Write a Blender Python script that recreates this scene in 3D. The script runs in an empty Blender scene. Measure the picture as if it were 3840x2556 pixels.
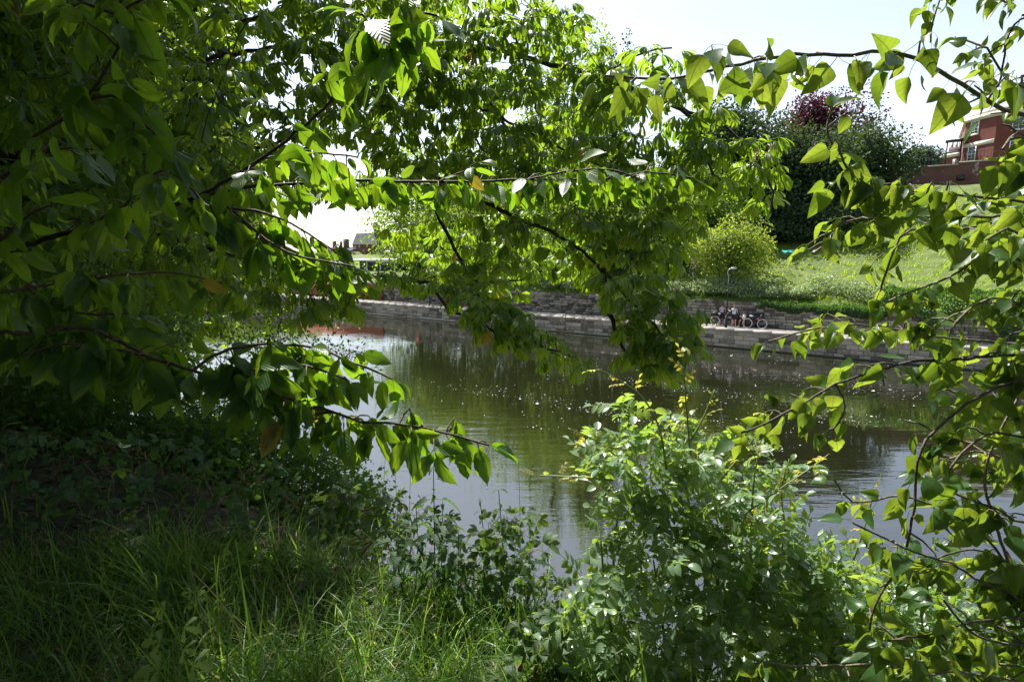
import bpy, math, random
import numpy as np
from mathutils import Vector, Matrix

rng = np.random.default_rng(11)
random.seed(11)
scene = bpy.context.scene
col = scene.collection
R = math.radians

# ------------------------------------------------------------------ camera
FPX, CX, CY = 2130.0, 1920.0, 1278.0
CAM = np.array([0.0, 0.0, 7.2])
PITCH = R(9.0)
cd = bpy.data.cameras.new("camera")
cd.sensor_width = 36.0
cd.lens = 36.0 * FPX / 3840.0
cd.clip_start = 0.05
cd.clip_end = 4000.0
co = bpy.data.objects.new("camera", cd)
co.location = CAM
co.rotation_euler = (math.pi / 2 - PITCH, 0, 0)
col.objects.link(co)
scene.camera = co

# ------------------------------------------------------------------ sky, sun, exposure
SUN_EL, SUN_AZ = R(56.0), R(-24.0)          # azimuth from +Y, negative = to the left
SUN_DIR = np.array([math.sin(SUN_AZ) * math.cos(SUN_EL), math.cos(SUN_AZ) * math.cos(SUN_EL), math.sin(SUN_EL)])
world = bpy.data.worlds.new("World")
scene.world = world
world.use_nodes = True
wn = world.node_tree
for n_ in list(wn.nodes):
    wn.nodes.remove(n_)
wo = wn.nodes.new("ShaderNodeOutputWorld")
wb = wn.nodes.new("ShaderNodeBackground")
ws = wn.nodes.new("ShaderNodeTexSky")
ws.sky_type = 'NISHITA'
ws.sun_disc = False
ws.sun_elevation = SUN_EL
ws.sun_rotation = SUN_AZ
ws.altitude = 50
ws.air_density = 1.0
ws.dust_density = 1.0
ws.ozone_density = 1.0
wb.inputs[1].default_value = 0.11
# thin summer haze: the sky's own light, most of its blue washed out
wbw = wn.nodes.new("ShaderNodeRGBToBW")
wmx = wn.nodes.new("ShaderNodeMix")
wmx.data_type = 'RGBA'
wmx.inputs[0].default_value = 0.5
wn.links.new(ws.outputs[0], wbw.inputs[0])
wn.links.new(ws.outputs[0], wmx.inputs[6])
wn.links.new(wbw.outputs[0], wmx.inputs[7])
wn.links.new(wmx.outputs[2], wb.inputs[0])
wn.links.new(wb.outputs[0], wo.inputs[0])
sd = bpy.data.lights.new("sun", 'SUN')
sd.energy = 5.0
sd.angle = R(0.5)
sd.color = (1.0, 0.955, 0.88)
so = bpy.data.objects.new("sun", sd)
so.location = (-30, 40, 60)
so.rotation_euler = Vector(SUN_DIR).to_track_quat('Z', 'Y').to_euler()
col.objects.link(so)
scene.view_settings.view_transform = 'Standard'
scene.view_settings.look = 'None'
scene.view_settings.gamma = 1.0
scene.view_settings.use_curve_mapping = False
scene.view_settings.exposure = 1.35

# ------------------------------------------------------------------ coordinates
FWD = np.array([0, math.cos(PITCH), -math.sin(PITCH)])
UPV = np.array([0, math.sin(PITCH), math.cos(PITCH)])
E1 = np.array([-0.8211, 0.5708])   # downstream (left and away)
EN = np.array([0.5708, 0.8211])    # across the river


def P(u, v, d):
    """world point seen at photo pixel (u, v), d metres deep"""
    return CAM + d * (FWD + np.array([1, 0, 0]) * (u - CX) / FPX + UPV * (CY - v) / FPX)


def proj(p):
    q = np.asarray(p, float) - CAM
    d = q @ FWD
    d = np.where(d > 1e-3, d, 1e-3)
    return CX + FPX * q[..., 0] / d, CY - FPX * (q @ UPV) / d, d


def W(t, n, z=0.0):
    return np.array([t * E1[0] + n * EN[0], t * E1[1] + n * EN[1], z])


def far(u, n, z):
    """point in column u of the photo, n metres across the river, height z"""
    y = n
    for _ in range(30):
        d = y * math.cos(PITCH) - (z - CAM[2]) * math.sin(PITCH)
        x = d * (u - CX) / FPX
        y = (n - EN[0] * x) / EN[1]
    return np.array([x, y, z])


def tn(p):
    return p[0] * E1[0] + p[1] * E1[1], p[0] * EN[0] + p[1] * EN[1]


def zv(u, n, v):
    """height seen at row v in column u on plane n"""
    z = 5.0
    for _ in range(12):
        p = far(u, n, z)
        d = (p - CAM) @ FWD
        z = CAM[2] + (p[1]) * ((CY - v) / FPX * math.cos(PITCH) - math.sin(PITCH)) / (math.cos(PITCH) + (CY - v) / FPX * math.sin(PITCH))
    return z


def smooth(x):
    x = np.clip(x, 0, 1)
    return x * x * (3 - 2 * x)


def fnoise(x, y, s=1.0, seed=0.0):
    return (np.sin(x * 1.31 * s + 1.7 * np.sin(y * 0.93 * s + seed) + seed) +
            np.sin(y * 1.57 * s + 1.3 * np.sin(x * 1.11 * s + 2.1 * seed)) +
            0.5 * np.sin((x + y) * 2.7 * s + seed)) / 2.5


def near_z(x, y):
    n = x * EN[0] + y * EN[1]
    k = np.clip((n - 1.7) / 6.6, 0, 1)
    z = 5.6 - 5.95 * (0.75 * k + 0.25 * smooth(k))
    return z + 0.06 * fnoise(x, y, 1.4, 1.0) * (n > -3)


def hill_z(t, n):
    k = np.clip((n - 46.9) / 39.0, 0, 1)
    z = 3.2 + 11.8 * k + np.where(n > 87.3, 2.0, 0)
    red = 1 - 0.78 * smooth((t - 34) / 26.0)
    z = 3.2 + (z - 3.2) * red
    return z + 0.25 * fnoise(t, n, 0.35, 2.0) * np.clip((n - 47) / 6, 0, 1)


# ------------------------------------------------------------------ mesh helpers
def mesh_np(name, V, F, UV=None, tint=None, smooth_=True):
    V = np.asarray(V, np.float32)
    F = np.asarray(F, np.int32)
    me = bpy.data.meshes.new(name)
    k = F.shape[1]
    me.vertices.add(len(V))
    me.vertices.foreach_set("co", V.ravel())
    me.loops.add(F.size)
    me.loops.foreach_set("vertex_index", F.ravel())
    me.polygons.add(len(F))
    me.polygons.foreach_set("loop_start", np.arange(0, F.size, k, dtype=np.int32))
    if UV is not None:
        ul = me.uv_layers.new(name="UVMap")
        ul.data.foreach_set("uv", np.asarray(UV, np.float32)[F.ravel()].ravel())
    if tint is not None:
        a = me.attributes.new("tint", 'FLOAT', 'POINT')
        a.data.foreach_set("value", np.asarray(tint, np.float32))
    me.update(calc_edges=True)
    if smooth_:
        me.polygons.foreach_set("use_smooth", np.ones(len(F), dtype=bool))
    return me


class Acc:
    """collects shapes that are all quads"""
    def __init__(self):
        self.V, self.F, self.UV, self.T, self.n = [], [], [], [], 0

    def add(self, V, F, UV=None, tint=0.0):
        V = np.asarray(V, float)
        self.V.append(V)
        self.F.append(np.asarray(F, int) + self.n)
        self.UV.append(np.zeros((len(V), 2)) if UV is None else np.asarray(UV))
        self.T.append(np.full(len(V), tint) if np.isscalar(tint) else np.asarray(tint))
        self.n += len(V)

    def box(self, c, a, b, h, tint=0.0):
        """centre and three half-extent vectors"""
        c, a, b, h = (np.asarray(q, float) for q in (c, a, b, h))
        s = np.array([[-1, -1, -1], [1, -1, -1], [1, 1, -1], [-1, 1, -1], [-1, -1, 1], [1, -1, 1], [1, 1, 1], [-1, 1, 1]])
        V = c + s[:, :1] * a + s[:, 1:2] * b + s[:, 2:] * h
        F = [[0, 3, 2, 1], [4, 5, 6, 7], [0, 1, 5, 4], [1, 2, 6, 5], [2, 3, 7, 6], [3, 0, 4, 7]]
        if np.dot(np.cross(a, b), h) < 0:
            F = [f[::-1] for f in F]
        self.add(V, F, tint=tint)

    def tube(self, pts, rad, sides=6, caps=True, tint=0.0):
        pts = np.asarray(pts, float)
        m = len(pts)
        rad = np.broadcast_to(np.asarray(rad, float), (m,))
        tg = np.gradient(pts, axis=0)
        tg /= np.linalg.norm(tg, axis=1)[:, None] + 1e-9
        ref = np.array([0.13, 0.21, 0.97]) if abs(tg[0][2]) < 0.8 else np.array([0.97, 0.2, 0.1])
        V = []
        ang = np.linspace(0, 2 * math.pi, sides, endpoint=False)
        x = np.cross(ref, tg[0])
        x /= np.linalg.norm(x)
        for i in range(m):
            x = x - tg[i] * (x @ tg[i])
            x /= np.linalg.norm(x) + 1e-9
            y = np.cross(tg[i], x)
            V.append(pts[i] + rad[i] * (np.cos(ang)[:, None] * x + np.sin(ang)[:, None] * y))
        V = np.concatenate(V)
        F = []
        for i in range(m - 1):
            for j in range(sides):
                a, b = i * sides + j, i * sides + (j + 1) % sides
                F.append([a, b, b + sides, a + sides])
        if caps and sides % 2 == 0:
            for base, fl in ((0, True), ((m - 1) * sides, False)):
                for j in range(0, sides - 2, 2):
                    f = [base, base + j + 1, base + j + 2, base + (j + 3) % sides]
                    F.append(f[::-1] if fl else f)
        self.add(V, F, tint=tint)

    def batch(self, tpl, M, T, tint=None):
        V0, F0, U0 = tpl
        N = len(T)
        if N == 0:
            return
        V = np.einsum('nij,vj->nvi', M, V0) + T[:, None, :]
        nv = len(V0)
        F = (F0[None] + (np.arange(N) * nv)[:, None, None]).reshape(-1, F0.shape[1])
        if tint is None:
            tint = rng.random(N)
        self.add(V.reshape(-1, 3), F, np.tile(U0, (N, 1)), np.repeat(tint, nv))

    def mesh(self, name, off=(0, 0, 0), smooth_=True):
        return mesh_np(name, np.concatenate(self.V) - np.asarray(off), np.concatenate(self.F),
                       np.concatenate(self.UV), np.concatenate(self.T), smooth_)


def wloc(o):
    l = np.zeros(3)
    while o is not None:
        l += np.array(o.location)
        o = o.parent
    return l


def link(name, me, mat=None, parent=None):
    o = bpy.data.objects.new(name, me)
    col.objects.link(o)
    if parent is not None:
        o.parent = parent
    if mat is not None and me is not None and not me.materials:
        me.materials.append(mat)
    return o


def part(name, acc, mat, parent=None, smooth_=True, local=False):
    off = (0, 0, 0) if (parent is None or local) else wloc(parent)
    return link(name, acc.mesh(name, off, smooth_), mat, parent)


def tag(o, label=None, cat=None, group=None, kind=None):
    if label: o["label"] = label
    if cat: o["category"] = cat
    if group: o["group"] = group
    if kind: o["kind"] = kind
    return o


def thing(name, loc, label, cat, group=None, rz=0.0):
    o = bpy.data.objects.new(name, None)
    o.location = loc
    o.rotation_euler = (0, 0, rz)
    o.empty_display_size = 0.2
    col.objects.link(o)
    return tag(o, label, cat, group)


def inpoly(u, v, poly):
    poly = np.asarray(poly, float)
    ins = np.zeros(np.shape(u), bool)
    x1, y1 = poly[-1]
    for x2, y2 in poly:
        c = ((y1 > v) != (y2 > v)) & (u < (x2 - x1) * (v - y1) / (y2 - y1 + 1e-12) + x1)
        ins ^= c
        x1, y1 = x2, y2
    return ins


def sample_poly(poly, n):
    poly = np.asarray(poly, float)
    lo, hi = poly.min(0), poly.max(0)
    out = np.zeros((0, 2))
    while len(out) < n:
        q = lo + rng.random((n * 3, 2)) * (hi - lo)
        out = np.concatenate([out, q[inpoly(q[:, 0], q[:, 1], poly)]])
    return out[:n]


def norm(a):
    a = np.asarray(a, float)
    return a / (np.linalg.norm(a, axis=-1, keepdims=True) + 1e-9)


def frames(D, Nn, S):
    """columns x, y = along D, z near Nn, scaled by S"""
    y = norm(D)
    z = norm(Nn - (Nn * y).sum(-1, keepdims=True) * y)
    x = np.cross(y, z)
    return np.stack([x, y, z], axis=-1) * np.asarray(S)[:, None, None]


def rdir(N):
    return norm(rng.normal(size=(N, 3)))


def curve_pts(ctrl, step=0.05):
    """Catmull-Rom through control points"""
    c = np.asarray(ctrl, float)
    c = np.concatenate([[2 * c[0] - c[1]], c, [2 * c[-1] - c[-2]]])
    out = []
    for i in range(1, len(c) - 2):
        L = np.linalg.norm(c[i + 1] - c[i])
        m = max(2, int(L / step))
        s = np.linspace(0, 1, m, endpoint=False)[:, None]
        out.append(0.5 * ((2 * c[i]) + (-c[i - 1] + c[i + 1]) * s + (2 * c[i - 1] - 5 * c[i] + 4 * c[i + 1] - c[i + 2]) * s ** 2
                          + (-c[i - 1] + 3 * c[i] - 3 * c[i + 1] + c[i + 2]) * s ** 3))
    out.append(c[-2][None])
    return np.concatenate(out)


# ------------------------------------------------------------------ materials
def new_mat(name):
    m = bpy.data.materials.new(name)
    m.use_nodes = True
    nt = m.node_tree
    for q in list(nt.nodes):
        nt.nodes.remove(q)
    out = nt.nodes.new("ShaderNodeOutputMaterial")
    return m, nt, out


def nd(nt, typ, **kw):
    q = nt.nodes.new(typ)
    for k, v in kw.items():
        setattr(q, k, v)
    return q


def math_(nt, op, a, b=None, c=None):
    q = nd(nt, "ShaderNodeMath", operation=op)
    for i, x in enumerate((a, b, c)):
        if x is None:
            continue
        if isinstance(x, (int, float)):
            q.inputs[i].default_value = x
        else:
            nt.links.new(x, q.inputs[i])
    return q.outputs[0]


def mixc(nt, fac, a, b, blend='MIX'):
    q = nd(nt, "ShaderNodeMix", data_type='RGBA', blend_type=blend)
    for s, x in ((q.inputs[0], fac), (q.inputs[6], a), (q.inputs[7], b)):
        if isinstance(x, (int, float)):
            s.default_value = x
        elif isinstance(x, tuple):
            s.default_value = (*x, 1.0)
        else:
            nt.links.new(x, s)
    return q.outputs[2]


def plain(name, c, rough=0.7, var=0.15, scale=8.0, bump=0.0, metal=0.0, spec=0.5, c2=None, bscale=None, aniso=None):
    m, nt, out = new_mat(name)
    p = nd(nt, "ShaderNodeBsdfPrincipled")
    tc = nd(nt, "ShaderNodeTexCoord")
    src = tc.outputs["Object"]
    if aniso:
        mp = nd(nt, "ShaderNodeMapping")
        mp.inputs["Scale"].default_value = aniso
        nt.links.new(src, mp.inputs[0])
        src = mp.outputs[0]
    nz = nd(nt, "ShaderNodeTexNoise")
    nz.inputs["Scale"].default_value = scale
    nz.inputs["Detail"].default_value = 6
    nt.links.new(src, nz.inputs["Vector"])
    oi = nd(nt, "ShaderNodeObjectInfo")
    at = nd(nt, "ShaderNodeAttribute", attribute_name="tint")
    rnd = math_(nt, 'FRACT', math_(nt, 'ADD', oi.outputs["Random"], at.outputs["Fac"]))
    f = math_(nt, 'ADD', math_(nt, 'MULTIPLY', nz.outputs[0], 0.6), math_(nt, 'MULTIPLY', rnd, 0.4))
    f = nd_ramp(nt, f, 0.25, 0.75)
    a = tuple(max(0, x * (1 - 2 * var)) for x in c)
    b = c2 if c2 else tuple(min(1, x * (1 + 2 * var)) for x in c)
    cc = mixc(nt, f, a, b)
    nt.links.new(cc, p.inputs["Base Color"])
    p.inputs["Roughness"].default_value = rough
    p.inputs["Metallic"].default_value = metal
    p.inputs["Specular IOR Level"].default_value = spec
    if bump:
        nb = nd(nt, "ShaderNodeTexNoise")
        nb.inputs["Scale"].default_value = bscale or scale * 3
        nb.inputs["Detail"].default_value = 5
        nt.links.new(src, nb.inputs["Vector"])
        bp = nd(nt, "ShaderNodeBump")
        bp.inputs["Strength"].default_value = bump
        bp.inputs["Distance"].default_value = 0.03
        nt.links.new(nb.outputs[0], bp.inputs["Height"])
        nt.links.new(bp.outputs[0], p.inputs["Normal"])
    nt.links.new(p.outputs[0], out.inputs[0])
    return m


def nd_ramp(nt, x, lo, hi):
    q = nd(nt, "ShaderNodeMapRange", interpolation_type='SMOOTHSTEP')
    q.inputs["From Min"].default_value = lo
    q.inputs["From Max"].default_value = hi
    nt.links.new(x, q.inputs["Value"])
    return q.outputs[0]


def leaf_mat(name, refl, trans, refl2=None, trans2=None, rough=0.42, fac=0.5, veins=(0, 0), spec=0.5, odd=0.0, oddc=(0.5, 0.35, 0.04), vbump=0.35):
    """thin leaf: gloss and diffuse on top, light let through; hue varies leaf by leaf"""
    m, nt, out = new_mat(name)
    oi = nd(nt, "ShaderNodeObjectInfo")
    at = nd(nt, "ShaderNodeAttribute", attribute_name="tint")
    rnd = math_(nt, 'FRACT', math_(nt, 'ADD', oi.outputs["Random"], at.outputs["Fac"]))
    rc = mixc(nt, rnd, refl, refl2 or tuple(x * 1.5 for x in refl))
    tc = mixc(nt, rnd, trans, trans2 or tuple(x * 1.25 for x in trans))
    if odd > 0:
        sel = math_(nt, 'GREATER_THAN', math_(nt, 'FRACT', math_(nt, 'MULTIPLY', rnd, 37.7)), 1 - odd)
        rc = mixc(nt, sel, rc, tuple(x * 0.5 for x in oddc))
        tc = mixc(nt, sel, tc, oddc)
    p = nd(nt, "ShaderNodeBsdfPrincipled")
    p.inputs["Roughness"].default_value = rough
    p.inputs["Specular IOR Level"].default_value = spec
    tr = nd(nt, "ShaderNodeBsdfTranslucent")
    tcn = nd(nt, "ShaderNodeTexCoord")
    if veins[0]:
        sx = nd(nt, "ShaderNodeSeparateXYZ")
        nt.links.new(tcn.outputs["UV"], sx.inputs[0])
        au = math_(nt, 'ABSOLUTE', math_(nt, 'SUBTRACT', sx.outputs[0], 0.5))
        ph = math_(nt, 'FRACT', math_(nt, 'SUBTRACT', math_(nt, 'MULTIPLY', sx.outputs[1], veins[0]), math_(nt, 'MULTIPLY', au, veins[1])))
        tri = math_(nt, 'ABSOLUTE', math_(nt, 'SUBTRACT', ph, 0.5))           # 0 at the vein
        vein = math_(nt, 'SUBTRACT', 1.0, nd_ramp(nt, tri, 0.0, 0.13))
        mid = math_(nt, 'SUBTRACT', 1.0, nd_ramp(nt, au, 0.006, 0.022))
        vm = math_(nt, 'MAXIMUM', math_(nt, 'MULTIPLY', vein, 0.5), mid)
        rc = mixc(nt, math_(nt, 'MULTIPLY', vm, 0.55), rc, tuple(min(1, x * 2.6 + 0.03) for x in refl))
        tc = mixc(nt, math_(nt, 'MULTIPLY', vm, 0.7), tc, tuple(x * 0.38 for x in trans))
        bp = nd(nt, "ShaderNodeBump")
        bp.inputs["Strength"].default_value = vbump
        bp.inputs["Distance"].default_value = 0.002
        nt.links.new(nd_ramp(nt, tri, 0.0, 0.5), bp.inputs["Height"])
        nt.links.new(bp.outputs[0], p.inputs["Normal"])
    if veins[0]:
        nz = nd(nt, "ShaderNodeTexNoise")
        nz.inputs["Scale"].default_value = 3.5
        nz.inputs["Detail"].default_value = 4
        nt.links.new(tcn.outputs["Object"], nz.inputs["Vector"])
        bl = nd_ramp(nt, nz.outputs[0], 0.35, 0.7)
        tc = mixc(nt, math_(nt, 'MULTIPLY', bl, 0.35), tc, tuple(x * 0.55 for x in trans))
        rc = mixc(nt, math_(nt, 'MULTIPLY', bl, 0.4), rc, tuple(x * 0.6 for x in refl))
    nt.links.new(rc, p.inputs["Base Color"])
    nt.links.new(tc, tr.inputs["Color"])
    mx = nd(nt, "ShaderNodeMixShader")
    mx.inputs[0].default_value = fac
    nt.links.new(p.outputs[0], mx.inputs[1])
    nt.links.new(tr.outputs[0], mx.inputs[2])
    nt.links.new(mx.outputs[0], out.inputs[0])
    return m


M = {}
M['cherry'] = leaf_mat('cherry_leaf', (0.032, 0.09, 0.018), (0.20, 0.39, 0.012), (0.05, 0.12, 0.025), (0.35, 0.52, 0.02),
                       rough=0.4, veins=(9, 14), odd=0.008)
M['poplar'] = leaf_mat('poplar_leaf', (0.04, 0.10, 0.03), (0.19, 0.30, 0.018), (0.06, 0.13, 0.035), (0.36, 0.46, 0.04),
                       rough=0.33, veins=(5, 4), odd=0.0, vbump=0.05)
M['chestnut'] = leaf_mat('chestnut_leaf', (0.03, 0.085, 0.02), (0.25, 0.44, 0.015), (0.05, 0.12, 0.025), (0.45, 0.62, 0.025),
                         rough=0.4, veins=(10, 12), odd=0.004)
M['rose'] = leaf_mat('rose_leaf', (0.12, 0.21, 0.11), (0.24, 0.40, 0.035), (0.22, 0.31, 0.20), (0.38, 0.50, 0.06), rough=0.3, spec=0.65)
M['rose_young'] = leaf_mat('rose_young_leaf', (0.16, 0.24, 0.04), (0.50, 0.55, 0.06), (0.24, 0.22, 0.05), (0.55, 0.46, 0.08), rough=0.45)
M['nettle'] = leaf_mat('nettle_leaf', (0.028, 0.075, 0.025), (0.10, 0.20, 0.015), rough=0.6, veins=(7, 8))
M['bramble'] = leaf_mat('bramble_leaf', (0.04, 0.085, 0.03), (0.13, 0.24, 0.02), (0.08, 0.14, 0.06), (0.24, 0.34, 0.05), rough=0.5, veins=(7, 9), odd=0.01)
M['avens'] = leaf_mat('avens_leaf', (0.15, 0.24, 0.06), (0.42, 0.50, 0.08), rough=0.5)
M['hawthorn'] = leaf_mat('hawthorn_leaf', (0.028, 0.07, 0.018), (0.12, 0.24, 0.015), rough=0.45)
M['ivy'] = leaf_mat('ivy_leaf', (0.035, 0.085, 0.02), (0.10, 0.22, 0.02), (0.06, 0.13, 0.03), (0.18, 0.34, 0.03), rough=0.5)
M['grass'] = leaf_mat('grass_blade', (0.05, 0.13, 0.025), (0.22, 0.42, 0.03), (0.10, 0.20, 0.04), (0.42, 0.62, 0.06), rough=0.38, odd=0.06, oddc=(0.5, 0.42, 0.18))
M['meadow'] = leaf_mat('meadow_grass', (0.12, 0.25, 0.02), (0.42, 0.60, 0.03), (0.24, 0.35, 0.04), (0.62, 0.72, 0.06), rough=0.9, spec=0.1)
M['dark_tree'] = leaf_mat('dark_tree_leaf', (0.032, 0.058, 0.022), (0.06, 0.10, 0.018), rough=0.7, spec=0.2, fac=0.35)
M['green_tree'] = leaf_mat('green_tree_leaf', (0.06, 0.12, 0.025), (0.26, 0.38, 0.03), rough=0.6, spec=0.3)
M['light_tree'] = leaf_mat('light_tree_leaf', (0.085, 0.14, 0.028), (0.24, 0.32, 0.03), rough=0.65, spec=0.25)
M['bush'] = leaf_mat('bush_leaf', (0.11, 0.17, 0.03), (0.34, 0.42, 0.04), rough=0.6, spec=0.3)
M['copper'] = leaf_mat('copper_leaf', (0.05, 0.015, 0.022), (0.07, 0.010, 0.018), rough=0.5, spec=0.3)
M['conifer'] = leaf_mat('conifer_needle', (0.05, 0.085, 0.055), (0.06, 0.10, 0.04), rough=0.6, fac=0.3)
M['nettlebank'] = leaf_mat('wall_top_leaf', (0.14, 0.21, 0.10), (0.26, 0.36, 0.08), (0.26, 0.33, 0.2), (0.36, 0.46, 0.14), rough=0.35)
M['bark'] = plain('bark', (0.055, 0.042, 0.034), 0.9, 0.25, 20, 0.5)
M['twig'] = plain('twig_bark', (0.075, 0.045, 0.03), 0.75, 0.2, 30, 0.2)
M['poplar_bark'] = plain('poplar_bark', (0.13, 0.105, 0.075), 0.8, 0.25, 30, 0.3)
M['stem'] = leaf_mat('green_stem', (0.12, 0.17, 0.04), (0.2, 0.26, 0.05), fac=0.15)
M['red_stem'] = plain('red_stem', (0.11, 0.05, 0.035), 0.6, 0.2, 30)
M['blossom'] = leaf_mat('faded_blossom', (0.5, 0.36, 0.27), (0.5, 0.36, 0.25), (0.7, 0.62, 0.5), (0.7, 0.6, 0.45), rough=0.7)
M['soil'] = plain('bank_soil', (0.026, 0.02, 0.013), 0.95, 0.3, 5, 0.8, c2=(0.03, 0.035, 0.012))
M['litter'] = leaf_mat('leaf_litter', (0.05, 0.032, 0.02), (0.05, 0.03, 0.02), (0.11, 0.08, 0.05), (0.05, 0.04, 0.02), rough=0.8, fac=0.1)
M['hill'] = plain('hill_turf', (0.15, 0.22, 0.04), 0.95, 0.3, 0.9, 0.8, c2=(0.20, 0.26, 0.05))
M['path'] = plain('path_concrete', (0.32, 0.295, 0.26), 0.95, 0.14, 1.2, 0.25, spec=0.2)
M['stone'] = plain('wall_stone', (0.21, 0.185, 0.15), 0.92, 0.33, 2.5, 0.8, bscale=9, spec=0.2)
M['stone_core'] = plain('mortar', (0.07, 0.062, 0.052), 0.95, 0.2, 5, 0.4)
M['quay'] = plain('quay_stone', (0.27, 0.24, 0.19), 0.9, 0.33, 2.2, 0.9, bscale=8, spec=0.2)
M['weed'] = plain('waterline_weed', (0.05, 0.05, 0.03), 0.8, 0.3, 6)
M['redpaint'] = plain('red_render', (0.36, 0.10, 0.065), 0.85, 0.15, 3, 0.2)
M['black'] = plain('black_paint', (0.012, 0.012, 0.014), 0.45, 0.2, 10)
M['grey_metal'] = plain('grey_metal', (0.45, 0.46, 0.48), 0.35, 0.1, 10, metal=0.8)
M['white'] = plain('white_paint', (0.75, 0.75, 0.73), 0.5, 0.06, 6)
M['cream'] = plain('cream_stone', (0.62, 0.57, 0.47), 0.8, 0.1, 4)
M['slate'] = plain('slate', (0.085, 0.085, 0.10), 0.9, 0.2, 3, 0.3, spec=0.1)
M['red'] = plain('red_panel', (0.55, 0.02, 0.02), 0.5, 0.08, 6)
M['foam'] = plain('foam', (0.8, 0.8, 0.78), 0.7, 0.05, 6)
M['skin'] = plain('skin', (0.48, 0.27, 0.19), 0.55, 0.06, 6)
M['hair_brown'] = plain('brown_hair', (0.06, 0.03, 0.018), 0.55, 0.2, 20)
M['hair_red'] = plain('auburn_hair', (0.24, 0.10, 0.04), 0.55, 0.2, 20)
M['lilac'] = plain('lilac_cloth', (0.55, 0.42, 0.58), 0.85, 0.07, 8)
M['navy'] = plain('dark_cloth', (0.02, 0.018, 0.03), 0.9, 0.15, 8)
M['check'] = None
M['tyre'] = plain('cream_tyre', (0.70, 0.66, 0.55), 0.7, 0.08, 6)
M['bikered'] = plain('maroon_frame', (0.17, 0.02, 0.03), 0.35, 0.08, 6)
M['teal'] = plain('teal_plastic', (0.03, 0.32, 0.26), 0.5, 0.1, 6)
M['litterwhite'] = plain('dry_pale_leaf', (0.6, 0.58, 0.53), 0.8, 0.1, 8)


def brick_mat(name, c1, c2, mortar, scale=1.0, patch=0.0):
    m, nt, out = new_mat(name)
    p = nd(nt, "ShaderNodeBsdfPrincipled")
    uv = nd(nt, "ShaderNodeTexCoord")
    b = nd(nt, "ShaderNodeTexBrick")
    b.inputs["Color1"].default_value = (*c1, 1)
    b.inputs["Color2"].default_value = (*c2, 1)
    b.inputs["Mortar"].default_value = (*mortar, 1)
    b.inputs["Scale"].default_value = scale
    b.inputs["Mortar Size"].default_value = 0.008
    b.inputs["Brick Width"].default_value = 0.225
    b.inputs["Row Height"].default_value = 0.075
    nt.links.new(uv.outputs["UV"], b.inputs["Vector"])
    nz = nd(nt, "ShaderNodeTexNoise")
    nz.inputs["Scale"].default_value = 0.7
    nz.inputs["Detail"].default_value = 8
    nt.links.new(uv.outputs["Object"], nz.inputs["Vector"])
    c = mixc(nt, nd_ramp(nt, nz.outputs[0], 0.3, 0.7), b.outputs[0], tuple(x * 0.6 for x in c1))
    if patch:
        n2 = nd(nt, "ShaderNodeTexNoise")
        n2.inputs["Scale"].default_value = 1.4
        n2.inputs["Detail"].default_value = 10
        n2.inputs["Roughness"].default_value = 0.75
        nt.links.new(uv.outputs["Object"], n2.inputs["Vector"])
        c = mixc(nt, nd_ramp(nt, n2.outputs[0], 0.56, 0.66), c, (0.42, 0.36, 0.33))
    nt.links.new(c, p.inputs["Base Color"])
    p.inputs["Roughness"].default_value = 0.9
    nt.links.new(p.outputs[0], out.inputs[0])
    return m


M['brick'] = brick_mat('red_brick', (0.22, 0.055, 0.035), (0.15, 0.042, 0.03), (0.16, 0.10, 0.08))
M['old_brick'] = brick_mat('old_brick', (0.16, 0.058, 0.042), (0.11, 0.042, 0.035), (0.15, 0.11, 0.10), patch=1.0)


def glass_mat():
    m, nt, out = new_mat('window_glass')
    p = nd(nt, "ShaderNodeBsdfPrincipled")
    p.inputs["Base Color"].default_value = (0.10, 0.12, 0.15, 1)
    p.inputs["Roughness"].default_value = 0.06
    p.inputs["IOR"].default_value = 1.5
    nt.links.new(p.outputs[0], out.inputs[0])
    return m


M['glass'] = glass_mat()


def check_mat():
    m, nt, out = new_mat('blue_check_cloth')
    p = nd(nt, "ShaderNodeBsdfPrincipled")
    tc = nd(nt, "ShaderNodeTexCoord")
    ck = nd(nt, "ShaderNodeTexNoise")
    ck.inputs["Scale"].default_value = 9
    mp = nd(nt, "ShaderNodeMapping")
    mp.inputs["Scale"].default_value = (1, 1, 1.6)
    nt.links.new(tc.outputs["Object"], mp.inputs[0])
    nt.links.new(mp.outputs[0], ck.inputs["Vector"])
    nt.links.new(mixc(nt, nd_ramp(nt, ck.outputs[0], 0.44, 0.54), (0.12, 0.28, 0.55), (0.75, 0.78, 0.82)), p.inputs["Base Color"])
    p.inputs["Roughness"].default_value = 0.85
    nt.links.new(p.outputs[0], out.inputs[0])
    return m


M['check'] = check_mat()


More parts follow.
